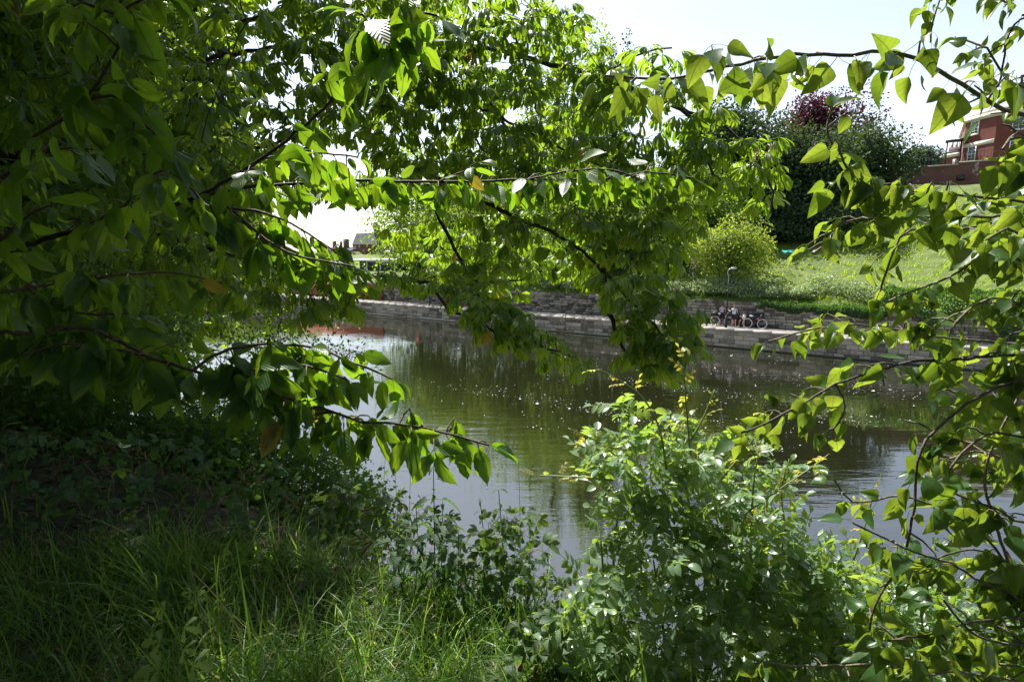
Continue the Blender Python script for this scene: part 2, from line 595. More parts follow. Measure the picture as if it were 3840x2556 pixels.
def water_mat():
    m, nt, out = new_mat('river_water')
    p = nd(nt, "ShaderNodeBsdfPrincipled")
    p.inputs["Base Color"].default_value = (0.009, 0.010, 0.004, 1)
    p.inputs["Roughness"].default_value = 0.03
    p.inputs["IOR"].default_value = 2.7
    g = nd(nt, "ShaderNodeNewGeometry")
    mp = nd(nt, "ShaderNodeMapping")
    mp.inputs["Rotation"].default_value = (0, 0, R(-12))
    mp.inputs["Scale"].default_value = (0.35, 1.5, 1)
    nt.links.new(g.outputs["Position"], mp.inputs[0])
    n1 = nd(nt, "ShaderNodeTexNoise")
    n1.inputs["Scale"].default_value = 1.6
    n1.inputs["Detail"].default_value = 3
    nt.links.new(mp.outputs[0], n1.inputs["Vector"])
    n2 = nd(nt, "ShaderNodeTexNoise")
    n2.inputs["Scale"].default_value = 0.16
    n2.inputs["Detail"].default_value = 2
    nt.links.new(g.outputs["Position"], n2.inputs["Vector"])
    amp = math_(nt, 'ADD', math_(nt, 'MULTIPLY', nd_ramp(nt, n2.outputs[0], 0.38, 0.62), 0.9), 0.25)
    h = math_(nt, 'MULTIPLY', n1.outputs[0], amp)
    bp = nd(nt, "ShaderNodeBump")
    bp.inputs["Strength"].default_value = 0.13
    bp.inputs["Distance"].default_value = 0.1
    nt.links.new(h, bp.inputs["Height"])
    nt.links.new(bp.outputs[0], p.inputs["Normal"])
    nt.links.new(p.outputs[0], out.inputs[0])
    return m


M['water'] = water_mat()


# ------------------------------------------------------------------ leaf shapes
def blade(L, Wd, rows, prof, fold=0.25, a0=0.0, curl=0.6, teeth=0.0, az=0.0, org=(0, 0, 0), twist=0.0, cols=(-1, 0, 1), wave=0.0, pw=1.0):
    V, U = [], []
    y = z = 0.0
    for i in range(rows + 1):
        s = (i / rows) ** pw
        ds = s - ((i - 1) / rows) ** pw if i else 0.0
        w = max(Wd * prof(s), 0.003 * L)
        if teeth and i % 2 and i < rows:
            w *= (1 - teeth)
        a = a0 + curl * s
        if i:
            y += math.cos(a) * L * ds
            z -= math.sin(a) * L * ds
        nx, nzz = math.sin(a), math.cos(a)
        tw = twist * s
        for sd_ in cols:
            x = sd_ * w
            lift = abs(sd_) ** (1.0 if len(cols) == 3 else 1.6) * w * fold + x * tw + wave * w * sd_ * sd_ * math.sin(9 * s + 2 * sd_)
            V.append((x * (1 - 0.3 * fold * abs(sd_)), y + nx * lift, z + nzz * lift))
            U.append((0.5 + x / L, s))
    F = []
    nc = len(cols)
    for i in range(rows):
        for j in range(nc - 1):
            a = i * nc + j
            F.append([a, a + 1, a + nc + 1, a + nc])
    V = np.array(V)
    ca, sa = math.cos(az), math.sin(az)
    V = np.stack([V[:, 0] * ca + V[:, 1] * sa, -V[:, 0] * sa + V[:, 1] * ca, V[:, 2]], 1) + np.array(org)
    return V, np.array(F), np.array(U)


def strip(pts, w):
    """narrow folded strip used for leaf stalks"""
    pts = np.asarray(pts, float)
    V, F = [], []
    for i, p in enumerate(pts):
        V += [p + [-w, 0, w * 0.7], p + [0, 0, -w * 0.5], p + [w, 0, w * 0.7]]
    for i in range(len(pts) - 1):
        for j in (0, 1):
            a = i * 3 + j
            F.append([a, a + 1, a + 4, a + 3])
    return np.array(V), np.array(F), np.tile([0.5, 0.5], (len(V), 1))


def merge(ts):
    V, F, U, n = [], [], [], 0
    for v, f, u in ts:
        V.append(v); F.append(f + n); U.append(u); n += len(v)
    return np.concatenate(V), np.concatenate(F), np.concatenate(U)


def p_ovate(s): return (math.sin(math.pi * min(1, s) ** 0.80) ** 0.85) * (1 - 0.25 * s) * (1.0 if s < 0.82 else max(0, (1 - s) / 0.18) ** 0.8 * 0.9 + 0.1 * (1 - s))
def p_heart(s): return (min(1, (s / 0.14)) ** 0.55) * max(0, (1 - s)) ** 1.05 * (1 + 1.25 * s) * (1 - 0.30 * s)
def p_obov(s): return (0.12 + 0.88 * s ** 1.1) * (1 if s < 0.68 else max(0, 1 - ((s - 0.68) / 0.32) ** 2) ** 0.7)
def p_ell(s): return max(0, math.sin(math.pi * s)) ** 0.75
def p_nettle(s): return (min(1, s / 0.12) ** 0.6) * (1 - s) ** 0.8 * 1.05


def t_cherry(c, f, tw): return merge([strip([(0, 0, 0), (0, 0.12, -0.005), (0, 0.24, -0.03)], 0.012),
                                      blade(1.0, 0.27, 12, p_ovate, f, 0.1, c, 0.10, org=(0, 0.23, -0.03), twist=tw, wave=0.08)])
def t_poplar(c, f, tw): return merge([strip([(0, 0, 0), (0, 0.25, 0.05), (0, 0.50, -0.02)], 0.010),
                                      blade(1.0, 0.37, 7, p_heart, f, 0.35, c, 0.0, org=(0, 0.49, -0.02), twist=tw, cols=(-1, -0.5, 0, 0.5, 1), wave=0.1, pw=1.75)])


def t_chestnut(k, droop):
    ts = [strip([(0, 0, 0), (0, 0.45, 0.06), (0, 0.85, 0.0)], 0.014)]
    for i in range(k):
        a = (i - (k - 1) / 2) * (3.6 / k)
        L = 1.0 - 0.33 * abs(i - (k - 1) / 2) / (k / 2)
        ts.append(blade(L, 0.2 * L, 6, p_obov, 0.25, 0.25 + droop * 0.4 * random.random(), droop * (0.8 + 0.4 * random.random()), 0, az=a, org=(0, 0.85, 0)))
    return merge(ts)


def t_rose(k=3, droop=0.5):
    ts = [strip([(0, 0, 0), (0, 0.5, -0.02), (0, 1.0, -0.14)], 0.012)]
    for i in range(k):
        y = 0.28 + 0.62 * i / k
        for sgn in (-1, 1):
            ts.append(blade(0.36, 0.115, 4, p_ell, 0.3, random.uniform(-0.1, 0.3), droop, 0, az=sgn * 1.15, org=(0, y, -0.1 * y * y)))
    ts.append(blade(0.42, 0.13, 4, p_ell, 0.3, 0.2, droop, 0, az=0, org=(0, 0.95, -0.13)))
    return merge(ts)


def t_three(rows=6, droop=0.6, w=0.32):
    ts = [strip([(0, 0, 0), (0, 0.3, 0.03), (0, 0.6, 0.0)], 0.012)]
    for a, L in ((-1.15, 0.85), (0, 1.0), (1.15, 0.85)):
        ts.append(blade(L, w * L, rows, p_ell, 0.25, 0.1 + 0.2 * random.random(), droop, 0.12, az=a, org=(0, 0.6, 0)))
    return merge(ts)


def t_simple(w=0.3, rows=3, curl=0.4): return blade(1.0, w, rows, p_ell, 0.3, 0.0, curl)


def t_lobed():
    ts = [strip([(0, 0, 0), (0, 0.3, 0.03), (0, 0.6, 0.0)], 0.012)]
    for a, L in ((-1.25, 0.8), (0, 1.0), (1.25, 0.8)):
        ts.append(blade(L, 0.42 * L, 8, lambda q: p_obov(q) * (1 - 0.15 * q), 0.2, 0.1, 0.5, 0.38, az=a, org=(0, 0.6, 0)))
    return merge(ts)


TPL = {
    'lobed': [t_lobed(), t_lobed()],
    'cherry': [t_cherry(c, f, tw) for c, f, tw in ((0.5, 0.2, 0.1), (0.9, 0.35, -0.2), (0.1, 0.12, 0.25), (1.4, 0.25, 0.0), (0.7, 0.5, 0.3), (-0.2, 0.2, -0.3))],
    'poplar': [t_poplar(c, f, tw) for c, f, tw in ((0.3, 0.2, 0.15), (0.8, 0.35, -0.3), (-0.2, 0.15, 0.3), (1.2, 0.3, 0.1), (0.5, 0.6, -0.1), (0.9, -0.2, 0.2))],
    'chestnut': [t_chestnut(7, 0.9), t_chestnut(7, 1.3), t_chestnut(5, 0.7), t_chestnut(6, 1.1)],
    'rose': [t_rose(3, 0.5), t_rose(3, 0.9), t_rose(2, 0.4), t_rose(3, 0.2)],
    'three': [t_three(6, 0.6), t_three(6, 1.0), t_three(6, 0.3)],
    'nettle': [merge([strip([(0, 0, 0), (0, 0.15, 0), (0, 0.3, 0)], 0.012), blade(1, 0.32, 12, p_nettle, 0.3, 0.1, c, 0.28, org=(0, 0.29, 0))]) for c in (0.5, 0.9, 1.2)],
    'small': [t_simple(0.33, 2, 0.3), t_simple(0.28, 2, 0.7)],
    'clump': [t_simple(0.45, 2, 0.5), t_simple(0.35, 2, 0.9)],
}


def leaves_to(root, base, tplname, mat, Ms, Ts, limit=300, name='leaf', rest='foliage', maxd=99):
    """the leaves that show largest become objects of their own, the rest one mesh"""
    tp = TPL[tplname]
    N = len(Ts)
    var = rng.integers(0, len(tp), N)
    u, v, d = proj(Ts)
    sc = np.linalg.norm(Ms[:, :, 1], axis=1)
    vis = (u > -40) & (u < 3880) & (v > -40) & (v < 2596) & (d < maxd) & (((Ts - CAM) @ FWD) > 0.2)
    size = np.where(vis, sc / d, 0)
    order = np.argsort(-size)
    nbig = min(limit, int((size > 0).sum()))
    big = order[:nbig]
    meshes = []
    for i, t in enumerate(tp):
        me = mesh_np(tplname + '_leaf', t[0], t[1], t[2], np.zeros(len(t[0])))
        me.materials.append(mat)
        meshes.append(me)
    for i in big:
        o = bpy.data.objects.new(name, meshes[var[i]])
        col.objects.link(o)
        o.parent = root
        m4 = np.eye(4)
        m4[:3, :3] = Ms[i]
        m4[:3, 3] = Ts[i] - base
        o.matrix_basis = Matrix(m4.tolist())
    rs = order[nbig:]
    if len(rs):
        acc = Acc()
        for k in range(len(tp)):
            q = rs[var[rs] == k]
            if len(q):
                acc.batch(tp[k], Ms[q], Ts[q])
        o = part(rest, acc, mat, root)
        tag(o, kind='stuff')


# ================================================================== the setting
def grid(name, t, n, zf, mat, near=False):
    T, N = np.meshgrid(t, n, indexing='ij')
    X = T * E1[0] + N * EN[0]
    Y = T * E1[1] + N * EN[1]
    Z = zf(X, Y) if near else zf(T, N)
    a, b = len(t), len(n)
    idx = np.arange(a * b).reshape(a, b)
    F = np.stack([idx[:-1, :-1], idx[:-1, 1:], idx[1:, 1:], idx[1:, :-1]], -1).reshape(-1, 4)
    V = np.stack([X, Y, Z], -1).reshape(-1, 3)
    me = mesh_np(name, V, F)
    me.flip_normals() if me.polygons[0].normal.z < 0 else None
    o = link(name, me, mat)
    tag(o, kind='structure')
    return o


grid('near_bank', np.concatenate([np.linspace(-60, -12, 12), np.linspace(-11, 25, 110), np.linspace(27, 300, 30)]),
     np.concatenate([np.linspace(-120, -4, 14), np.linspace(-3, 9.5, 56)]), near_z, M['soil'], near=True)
grid('hillside', np.concatenate([np.linspace(-600, -50, 12), np.linspace(-45, 100, 90), np.linspace(110, 900, 20)]),
     np.concatenate([np.linspace(46.95, 95, 60), np.linspace(100, 900, 25)]), hill_z, M['hill'])
a = Acc()
a.add([W(-600, 8 - 1.5), W(-600, 44.3), W(1200, 44.3), W(1200, 6.5)], [[0, 1, 2, 3]])
wt = part('river', a, M['water'], smooth_=False)
if wt.data.polygons[0].normal.z < 0:
    wt.data.flip_normals()
tag(wt, kind='structure')
QH = 1.42
a = Acc()
a.box(W(300, 45.45, QH - 0.1), np.append(E1 * 900, 0), np.append(EN * 1.45, 0), (0, 0, 0.1))
tp = part('towpath', a, M['path'], smooth_=False)
tag(tp, kind='structure')


# ------------------------------------------------------------------ stone walls, block by block
def block_meshes(name, mat, k=4):
    out = []
    for i in range(k):
        r = np.random.default_rng(50 + i)
        V = []
        # rounded block: front face inset bevel ring; local x length, y depth (front = -1), z height
        bx = 0.06
        for (yy, ins) in ((1, 0.0), (-0.75, 0.0), (-1.0, bx)):
            for sx, sz in ((-1, -1), (1, -1), (1, 1), (-1, 1)):
                V.append((sx * (1 - ins * 0.6) + r.uniform(-.02, .02), yy + r.uniform(-.12, .12) * (yy < 0), sz * (1 - ins * 1.6) + r.uniform(-.05, .05)))
        F = []
        for rr in range(2):
            for j in range(4):
                p, q = rr * 4 + j, rr * 4 + (j + 1) % 4
                F.append([p, q, q + 4, p + 4])
        F += [[8, 9, 10, 11], [3, 2, 1, 0]]
        me = mesh_np(name, np.array(V), np.array(F), np.zeros((12, 2)), np.zeros(12), False)
        me.materials.append(mat)
        out.append(me)
    return out


def block_wall(root, base, n0, z0, z1, t0, t1, course, ln, meshes, mat, depth=0.12, limit=300, zfun=None, name='stone_block', umax=3500):
    """courses of blocks on the face n = n0 looking back over the river"""
    rows = max(1, int(round((z1 - z0) / course)))
    ch = (z1 - z0) / rows
    items = []
    for r_ in range(rows):
        t = t0 - random.random() * ln
        while t < t1:
            L = ln * random.uniform(0.65, 1.4)
            items.append((t + L / 2, z0 + (r_ + 0.5) * ch, L / 2 - 0.014, ch / 2 - 0.014, random.uniform(-0.025, 0.025)))
            t += L
    items = np.array(items)
    pts = np.stack([items[:, 0] * E1[0] + n0 * EN[0], items[:, 0] * E1[1] + n0 * EN[1], items[:, 1]], 1)
    u, v, d = proj(pts)
    order = np.argsort(np.where((u < umax) & (u > 900), d, 1e6))
    ex = np.array([-E1[0], -E1[1], 0])
    ey = np.append(EN, 0)
    acc = Acc()
    srcs = []
    for me in meshes:
        V = np.array([q.co[:] for q in me.vertices])
        F = np.array([list(p.vertices) for p in me.polygons])
        srcs.append((V, F, np.zeros((len(V), 2))))
    for r_, i in enumerate(order):
        hl, hh, off = items[i, 2:]
        c = pts[i] + ey * (depth / 2 + off)
        M3 = np.stack([ex * hl, ey * depth / 2, np.array([0, 0, hh])], -1)
        k = random.randrange(len(meshes))
        if r_ < limit:
            o = bpy.data.objects.new(name, meshes[k])
            col.objects.link(o)
            o.parent = root
            m4 = np.eye(4); m4[:3, :3] = M3; m4[:3, 3] = c - base
            o.matrix_basis = Matrix(m4.tolist())
        else:
            acc.batch(srcs[k], M3[None], c[None])
    if acc.n:
        tag(part('distant_blocks', acc, mat, root, False), kind='stuff')


qb = W(20, 44, 0)
quay = thing('quay_wall', qb, 'low weathered stone quay wall rising from the river under the towpath', 'wall')
a = Acc()
a.box(W(200, 44.25, 0.2), np.append(E1 * 800, 0), np.append(EN * 0.2, 0), (0, 0, 1.0))
part('wall_core', a, M['stone_core'], quay, False)
block_wall(quay, qb, 44.0, -0.05, QH - 0.16, -14, 95, 0.31, 0.8, block_meshes('quay_block', M['quay']), M['quay'], 0.14)
a = Acc()
t = -14.0
while t < 95:
    L = random.uniform(0.9, 1.5)
    a.box(W(t + L / 2, 44.13 + random.uniform(-.02, .02), QH - 0.075), np.append(E1 * (L / 2 - 0.008), 0), np.append(EN * 0.2, 0), (0, 0, 0.08 + random.uniform(0, 0.012)))
    t += L
part('coping', a, M['path'], quay, False)
a = Acc()
a.box(W(40, 43.985, 0.03), np.append(E1 * 56, 0), np.append(EN * 0.03, 0), (0, 0, 0.07))
part('waterline_weed', a, M['weed'], quay, False)

WT = 3.25
rb = W(20, 46.9, QH)
ret = thing('retaining_wall', rb, 'long grey stone retaining wall behind the towpath under the grassy slope', 'wall')
a = Acc()
a.box(W(150, 47.25, 2.2), np.append(E1 * 700, 0), np.append(EN * 0.25, 0), (0, 0, 0.98))
part('wall_core', a, M['stone_core'], ret, False)
block_wall(ret, rb, 46.9, QH - 0.02, WT, -16, 100, 0.235, 0.55, block_meshes('wall_block', M['stone']), M['stone'], 0.14, umax=3450)
# a later stretch of wall stands slightly proud (vertical step in the photograph)
tb = tn(far(2830, 46.6, 2.5))[0]
ret2 = thing('buttress_wall', W(tb - 4, 46.6, QH), 'paler patched stretch of stone wall just right of the red bicycle', 'wall')
a = Acc()
a.box(W(tb - 9, 46.78, 2.32), np.append(E1 * 8.95, 0), np.append(EN * 0.1, 0), (0, 0, 0.92))
part('wall_core', a, M['stone_core'], ret2, False)
block_wall(ret2, wloc(ret2), 46.55, QH - 0.02, WT, tb - 18, tb - 0.3, 0.235, 0.6, block_meshes('wall_block', M['quay']), M['quay'], 0.14, limit=240, umax=3450)

# red rendered stretch with white coping, on the left
tr0, tr1 = tn(far(1432, 46.7, 2))[0], tn(far(1120, 46.7, 2))[0]
rw = thing('painted_wall', W((tr0 + tr1) / 2, 46.7, QH), 'red painted stretch of riverside wall with a white coping', 'wall')
a = Acc()
a.box(W((tr0 + tr1) / 2, 46.68, (QH + 3.4) / 2), np.append(E1 * (tr1 - tr0) / 2, 0), np.append(EN * 0.12, 0), (0, 0, (3.4 - QH) / 2))
part('render', a, M['redpaint'], rw, False)
a = Acc()
a.box(W((tr0 + tr1) / 2, 46.68, 3.46), np.append(E1 * ((tr1 - tr0) / 2 + 0.05), 0), np.append(EN * 0.17, 0), (0, 0, 0.06))
part('coping', a, M['white'], rw, False)

# foam flecks drifting on the river
def foam():
    N = 7000
    uv = sample_poly([(1450, 1230), (2600, 1290), (3400, 1370), (3500, 1560), (2900, 1700), (2000, 1620), (1500, 1450)], N)
    th = np.linspace(0, 2 * math.pi, 6, endpoint=False)
    acc = Acc()
    for i in range(N):
        dr = FWD + np.array([1, 0, 0]) * (uv[i, 0] - CX) / FPX + UPV * (CY - uv[i, 1]) / FPX
        s = -CAM[2] / dr[2]
        p = CAM + dr * s
        ft_, fn_ = tn(p)
        if fn_ > 43.7 or rng.random() > 0.08 + 0.75 * smooth(1.6 * fnoise(fn_, ft_ * 0.14, 0.8, 4.0) - 0.1):
            continue
        r_ = 0.005 + 0.012 * rng.random() ** 3 + (0.035 * rng.random() ** 2 if rng.random() < 0.05 else 0)
        el = 1 + 1.5 * rng.random()
        V = np.stack([p[0] + r_ * el * np.cos(th), p[1] + r_ * np.sin(th) * 1.3, np.full(6, 0.006)], 1)
        acc.add(V, [[0, 1, 2, 3], [0, 3, 4, 5]])
    tag(part('foam_flecks', acc, M['foam'], smooth_=False), 'white foam flecks drifting on the brown river', 'foam', kind='stuff')


foam()


# ------------------------------------------------------------------ trees and shrubs of the far bank
def lobed_points(c, r, N, lobes=14, squash=0.8, seed=0, flat=0.0):
    g = np.random.default_rng(seed)
    dirs = norm(g.normal(size=(lobes, 3)))
    dirs[:, 2] = g.uniform(-0.85, 0.95, lobes)
    lc = dirs * (0.35 + 0.35 * g.random((lobes, 1)))
    lr = 0.28 + 0.24 * g.random(lobes)
    k = g.integers(0, lobes, N)
    q = norm(g.normal(size=(N, 3))) * (g.random((N, 1)) ** 0.33)
    p = lc[k] + q * lr[k][:, None]
    sc = np.array([np.percentile(np.abs(p[:, 0]), 98), np.percentile(np.abs(p[:, 1]), 98), 1.0])
    zl, zh = np.percentile(p[:, 2], 1), np.percentile(p[:, 2], 99.3)
    p[:, 2] = (p[:, 2] - zl) / (zh - zl) * 2 - 1
    lc[:, 2] = (lc[:, 2] - zl) / (zh - zl) * 2 - 1
    p, lc = p / sc, lc / sc
    nrm = norm(q + 0.4 * norm(p))
    return np.asarray(c) + p * np.asarray(r), nrm, np.asarray(c) + lc * np.asarray(r)


def far_tree(name, base, top_z, rad, mat, label, cat='tree', N=5000, leaf=0.34, seed=1, group=None, trunk=True, low=0.18, lobes=16, bark=None):
    base = np.asarray(base, float)
    root = thing(name, base, label, cat, group)
    h = top_z - base[2]
    rz = h * (1 - low) / 2
    c = base + [0, 0, h * low + rz]
    pts, nrm, lc = lobed_points(c, (rad * 1.22, rad * 1.22, rz), N, lobes, seed=seed)
    pts = pts + rng.normal(size=pts.shape) * rad * 0.05
    pts[:, 2] = np.clip(pts[:, 2], base[2] + 0.15, None)
    D = norm(nrm + 0.8 * rdir(N) - [0, 0, 0.25])
    Ms = frames(D, norm(nrm * 0.6 + rdir(N) + [0, 0, 0.5]), leaf * (0.6 + 0.8 * rng.random(N)))
    a = Acc()
    tp = TPL['clump']
    for k in (0, 1):
        a.batch(tp[k], Ms[k::2], pts[k::2])
    part('crown', a, mat, root)
    if trunk:
        a = Acc()
        a.tube([base - [0, 0, 0.4], base + [0.1, 0, h * 0.3], base + [0, 0.1, h * 0.65], base + [0.05, 0, h * 0.85]],
               np.array([0.045, 0.035, 0.02, 0.008]) * h * 0.6, 7)
        for q in lc:
            s = base + [0, 0, h * random.uniform(0.25, 0.55)]
            a.tube([s, (s + q) / 2 + [0, 0, -0.05 * h], q], np.array([0.012, 0.008, 0.004]) * h * 0.7, 5)
        part('trunk', a, bark or M['bark'], root)
    return root


def base_at(u, n):
    p = far(u, n, 8.0)
    t_, _ = tn(p)
    z = float(hill_z(np.array(t_), np.array(n)))
    p = far(u, n, z)
    t_, _ = tn(p)
    return np.array([p[0], p[1], float(hill_z(np.array(t_), np.array(n)))])


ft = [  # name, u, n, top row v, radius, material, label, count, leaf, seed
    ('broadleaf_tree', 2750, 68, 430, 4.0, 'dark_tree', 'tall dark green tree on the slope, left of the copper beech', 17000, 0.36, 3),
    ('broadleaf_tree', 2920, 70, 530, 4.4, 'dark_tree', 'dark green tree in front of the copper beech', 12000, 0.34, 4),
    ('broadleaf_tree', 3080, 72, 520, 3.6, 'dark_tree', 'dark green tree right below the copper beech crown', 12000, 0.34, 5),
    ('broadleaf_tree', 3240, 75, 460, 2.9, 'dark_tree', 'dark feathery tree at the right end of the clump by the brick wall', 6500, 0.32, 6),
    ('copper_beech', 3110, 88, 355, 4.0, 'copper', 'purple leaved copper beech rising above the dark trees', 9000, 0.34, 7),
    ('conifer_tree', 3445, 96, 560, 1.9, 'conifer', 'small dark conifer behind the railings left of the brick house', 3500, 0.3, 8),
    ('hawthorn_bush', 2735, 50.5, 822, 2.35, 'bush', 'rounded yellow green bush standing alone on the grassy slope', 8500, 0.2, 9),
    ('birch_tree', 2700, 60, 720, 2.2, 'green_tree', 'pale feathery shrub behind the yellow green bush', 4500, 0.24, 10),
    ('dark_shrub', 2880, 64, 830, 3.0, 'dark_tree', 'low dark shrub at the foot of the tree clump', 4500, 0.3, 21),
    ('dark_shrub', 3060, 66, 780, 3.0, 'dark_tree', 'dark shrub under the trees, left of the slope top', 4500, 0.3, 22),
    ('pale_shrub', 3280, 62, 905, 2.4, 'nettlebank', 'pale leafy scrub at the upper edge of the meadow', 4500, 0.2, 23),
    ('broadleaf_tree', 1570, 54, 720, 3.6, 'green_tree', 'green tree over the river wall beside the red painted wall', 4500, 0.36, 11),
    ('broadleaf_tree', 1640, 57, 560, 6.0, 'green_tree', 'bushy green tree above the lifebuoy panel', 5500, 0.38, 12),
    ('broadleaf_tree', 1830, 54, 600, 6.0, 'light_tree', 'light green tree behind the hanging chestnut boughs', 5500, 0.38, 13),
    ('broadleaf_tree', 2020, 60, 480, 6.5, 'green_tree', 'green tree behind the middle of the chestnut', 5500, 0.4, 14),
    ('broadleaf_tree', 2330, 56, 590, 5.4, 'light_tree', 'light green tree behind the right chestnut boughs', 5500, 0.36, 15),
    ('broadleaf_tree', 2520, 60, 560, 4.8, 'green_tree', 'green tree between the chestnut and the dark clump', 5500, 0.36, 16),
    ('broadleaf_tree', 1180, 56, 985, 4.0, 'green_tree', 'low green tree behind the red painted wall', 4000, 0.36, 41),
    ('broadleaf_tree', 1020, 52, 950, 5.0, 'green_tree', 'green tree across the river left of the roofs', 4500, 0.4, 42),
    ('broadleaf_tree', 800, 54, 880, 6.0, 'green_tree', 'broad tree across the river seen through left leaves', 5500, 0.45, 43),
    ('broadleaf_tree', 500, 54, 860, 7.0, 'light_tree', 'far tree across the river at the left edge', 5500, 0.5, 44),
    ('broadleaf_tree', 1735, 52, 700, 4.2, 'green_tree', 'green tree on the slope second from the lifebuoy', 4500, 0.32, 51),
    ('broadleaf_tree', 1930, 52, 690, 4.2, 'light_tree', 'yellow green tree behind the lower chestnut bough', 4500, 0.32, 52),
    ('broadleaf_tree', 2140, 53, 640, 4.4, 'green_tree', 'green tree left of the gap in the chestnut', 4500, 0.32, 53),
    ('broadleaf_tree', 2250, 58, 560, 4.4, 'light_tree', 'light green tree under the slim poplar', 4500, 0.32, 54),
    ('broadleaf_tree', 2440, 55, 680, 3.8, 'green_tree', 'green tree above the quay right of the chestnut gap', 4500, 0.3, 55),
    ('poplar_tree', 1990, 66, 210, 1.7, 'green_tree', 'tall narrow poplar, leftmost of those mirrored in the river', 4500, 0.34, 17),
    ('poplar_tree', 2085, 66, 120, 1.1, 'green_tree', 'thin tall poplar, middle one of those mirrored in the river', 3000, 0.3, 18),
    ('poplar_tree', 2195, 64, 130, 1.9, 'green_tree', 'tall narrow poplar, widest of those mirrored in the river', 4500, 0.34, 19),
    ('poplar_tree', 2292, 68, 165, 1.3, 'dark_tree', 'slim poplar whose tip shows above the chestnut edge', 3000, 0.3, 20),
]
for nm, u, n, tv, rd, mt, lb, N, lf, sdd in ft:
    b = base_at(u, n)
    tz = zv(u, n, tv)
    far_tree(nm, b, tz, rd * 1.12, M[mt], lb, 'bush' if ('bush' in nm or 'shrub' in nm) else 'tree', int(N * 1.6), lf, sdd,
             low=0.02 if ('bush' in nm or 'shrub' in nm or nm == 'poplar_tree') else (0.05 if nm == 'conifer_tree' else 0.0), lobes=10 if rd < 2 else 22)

# scrub along the top of the wall, one bush after another
u = 2080.0
labs_side = ['beside', 'near']
k = 0
scrub_spots = [(2090, 1.0), (2190, 1.2), (2300, 0.9), (2560, 0.8), (2640, 0.9), (2725, 1.35), (2800, 1.1), (2900, 0.8), (3010, 0.7), (3110, 1.3), (3260, 1.1)]
names = ['leftmost of the wall-top scrub, under the chestnut', 'second scrub bush from the left on the wall top', 'third scrub bush on the wall top, under hanging chestnut',
         'low scrub on the wall top just right of the chestnut', 'scrub on the wall top left of the lamp post', 'tallest scrub on the wall top, behind the lamp post',
         'scrub on the wall top above the seated person', 'scrub where the ivy starts on the wall top', 'low scrub above the ivy, second from its left end',
         'leafy mound in the grass above the ivy', 'pale scrub above the right part of the ivy']
for (u, r_), lb in zip(scrub_spots, names):
    nn = 48.3 if r_ < 1.25 else 49.0
    b = base_at(u, nn)
    far_tree('scrub_bush', b, b[2] + r_ * 1.15, r_ * 1.25, M['nettlebank'], 'pale leafy ' + lb if not lb.startswith(('low', 'tall', 'pale', 'leafy')) else lb, 'bush', 2200, 0.15, int(u), trunk=False, low=0.0, lobes=12,
             group='scrub on the wall top')

# ivy curtain over the wall
def ivy(name, u0, u1, n, z_top, drop, N, label, bulge=0.25):
    p0 = far(u0, n, z_top)
    t0, t1 = tn(far(u0, n, z_top))[0], tn(far(u1, n, z_top))[0]
    root = thing(name, W((t0 + t1) / 2, n, QH), label, 'ivy')
    t = t0 + (t1 - t0) * rng.random(N)
    s = rng.random(N) ** 1.4
    dr = drop * (0.5 + 0.5 * smooth(0.5 + 0.5 * fnoise(t, t * 0.3, 1.3, 3))) * (0.45 + 0.55 * smooth((t0 - t) / max(1e-3, (t0 - t1)) * 3))
    z = z_top + 0.35 * (0.3 + 0.7 * smooth(0.5 + 0.5 * fnoise(t, t * 0.7, 2.1, 5))) - (dr + 0.2) * s
    nn = n - bulge * np.sin(math.pi * np.clip(1 - s, 0, 1)) * rng.random(N) - 0.02 + np.where(s < 0.15, rng.random(N) * 0.8, 0)
    pts = np.stack([t * E1[0] + nn * EN[0], t * E1[1] + nn * EN[1], z], 1)
    D = norm(np.array([0, 0, -0.8]) + 0.7 * rdir(N))
    Nn = norm(np.append(-EN, 0.5) + 0.6 * rdir(N))
    a = Acc()
    a.batch(TPL['clump'][0], frames(D, Nn, 0.08 + 0.09 * rng.random(N)), pts)
    part('foliage', a, M['ivy'], root)
    return root


ivy('ivy_curtain', 2845, 3330, 46.5, 3.2, 0.7, 9000, 'dark green ivy curtain hanging over the wall right of the red bicycle')
ivy('ivy_mound', 3300, 4000, 46.4, 4.6, 2.9, 9000, 'thick dark ivy mound covering the wall at the right edge', 0.7)

# meadow grass on the slope (tufts)
def meadow():
    N = 65000
    t = rng.uniform(-20, 52, N)
    n = 47.3 + (rng.random(N) ** 1.2) * 34
    X = t * E1[0] + n * EN[0]
    Y = t * E1[1] + n * EN[1]
    z = hill_z(t, n)
    pts = np.stack([X, Y, z - 0.03], 1)
    u, v, d = proj(pts)
    keep = (u > 1900) & (u < 3950)
    pts = pts[keep]
    N = len(pts)
    cl = smooth(0.5 + 0.6 * fnoise(pts[:, 0], pts[:, 1], 1.9, 0.7))
    D = norm(np.array([0.1, -0.1, 1.0]) + 0.45 * rdir(N))
    S = (0.16 + 0.34 * cl) * (0.6 + 0.7 * rng.random(N))
    bl = merge([blade(1, 0.06, 2, lambda s: 1 - s * 0.95, 0.2, 0.0, 0.7, az=0.0),
                blade(0.85, 0.06, 2, lambda s: 1 - s * 0.95, 0.2, 0.35, 0.9, az=2.2),
                blade(0.9, 0.06, 2, lambda s: 1 - s * 0.95, 0.2, -0.3, 0.9, az=4.2)])
    a = Acc()
    a.batch(bl, frames(D, rdir(N), S), pts, np.clip(0.25 + 0.5 * cl + 0.25 * rng.random(N), 0, 0.99))
    tag(part('meadow_grass', a, M['meadow']), 'sunlit yellow green meadow grass on the far slope', 'grass', kind='stuff')


meadow()


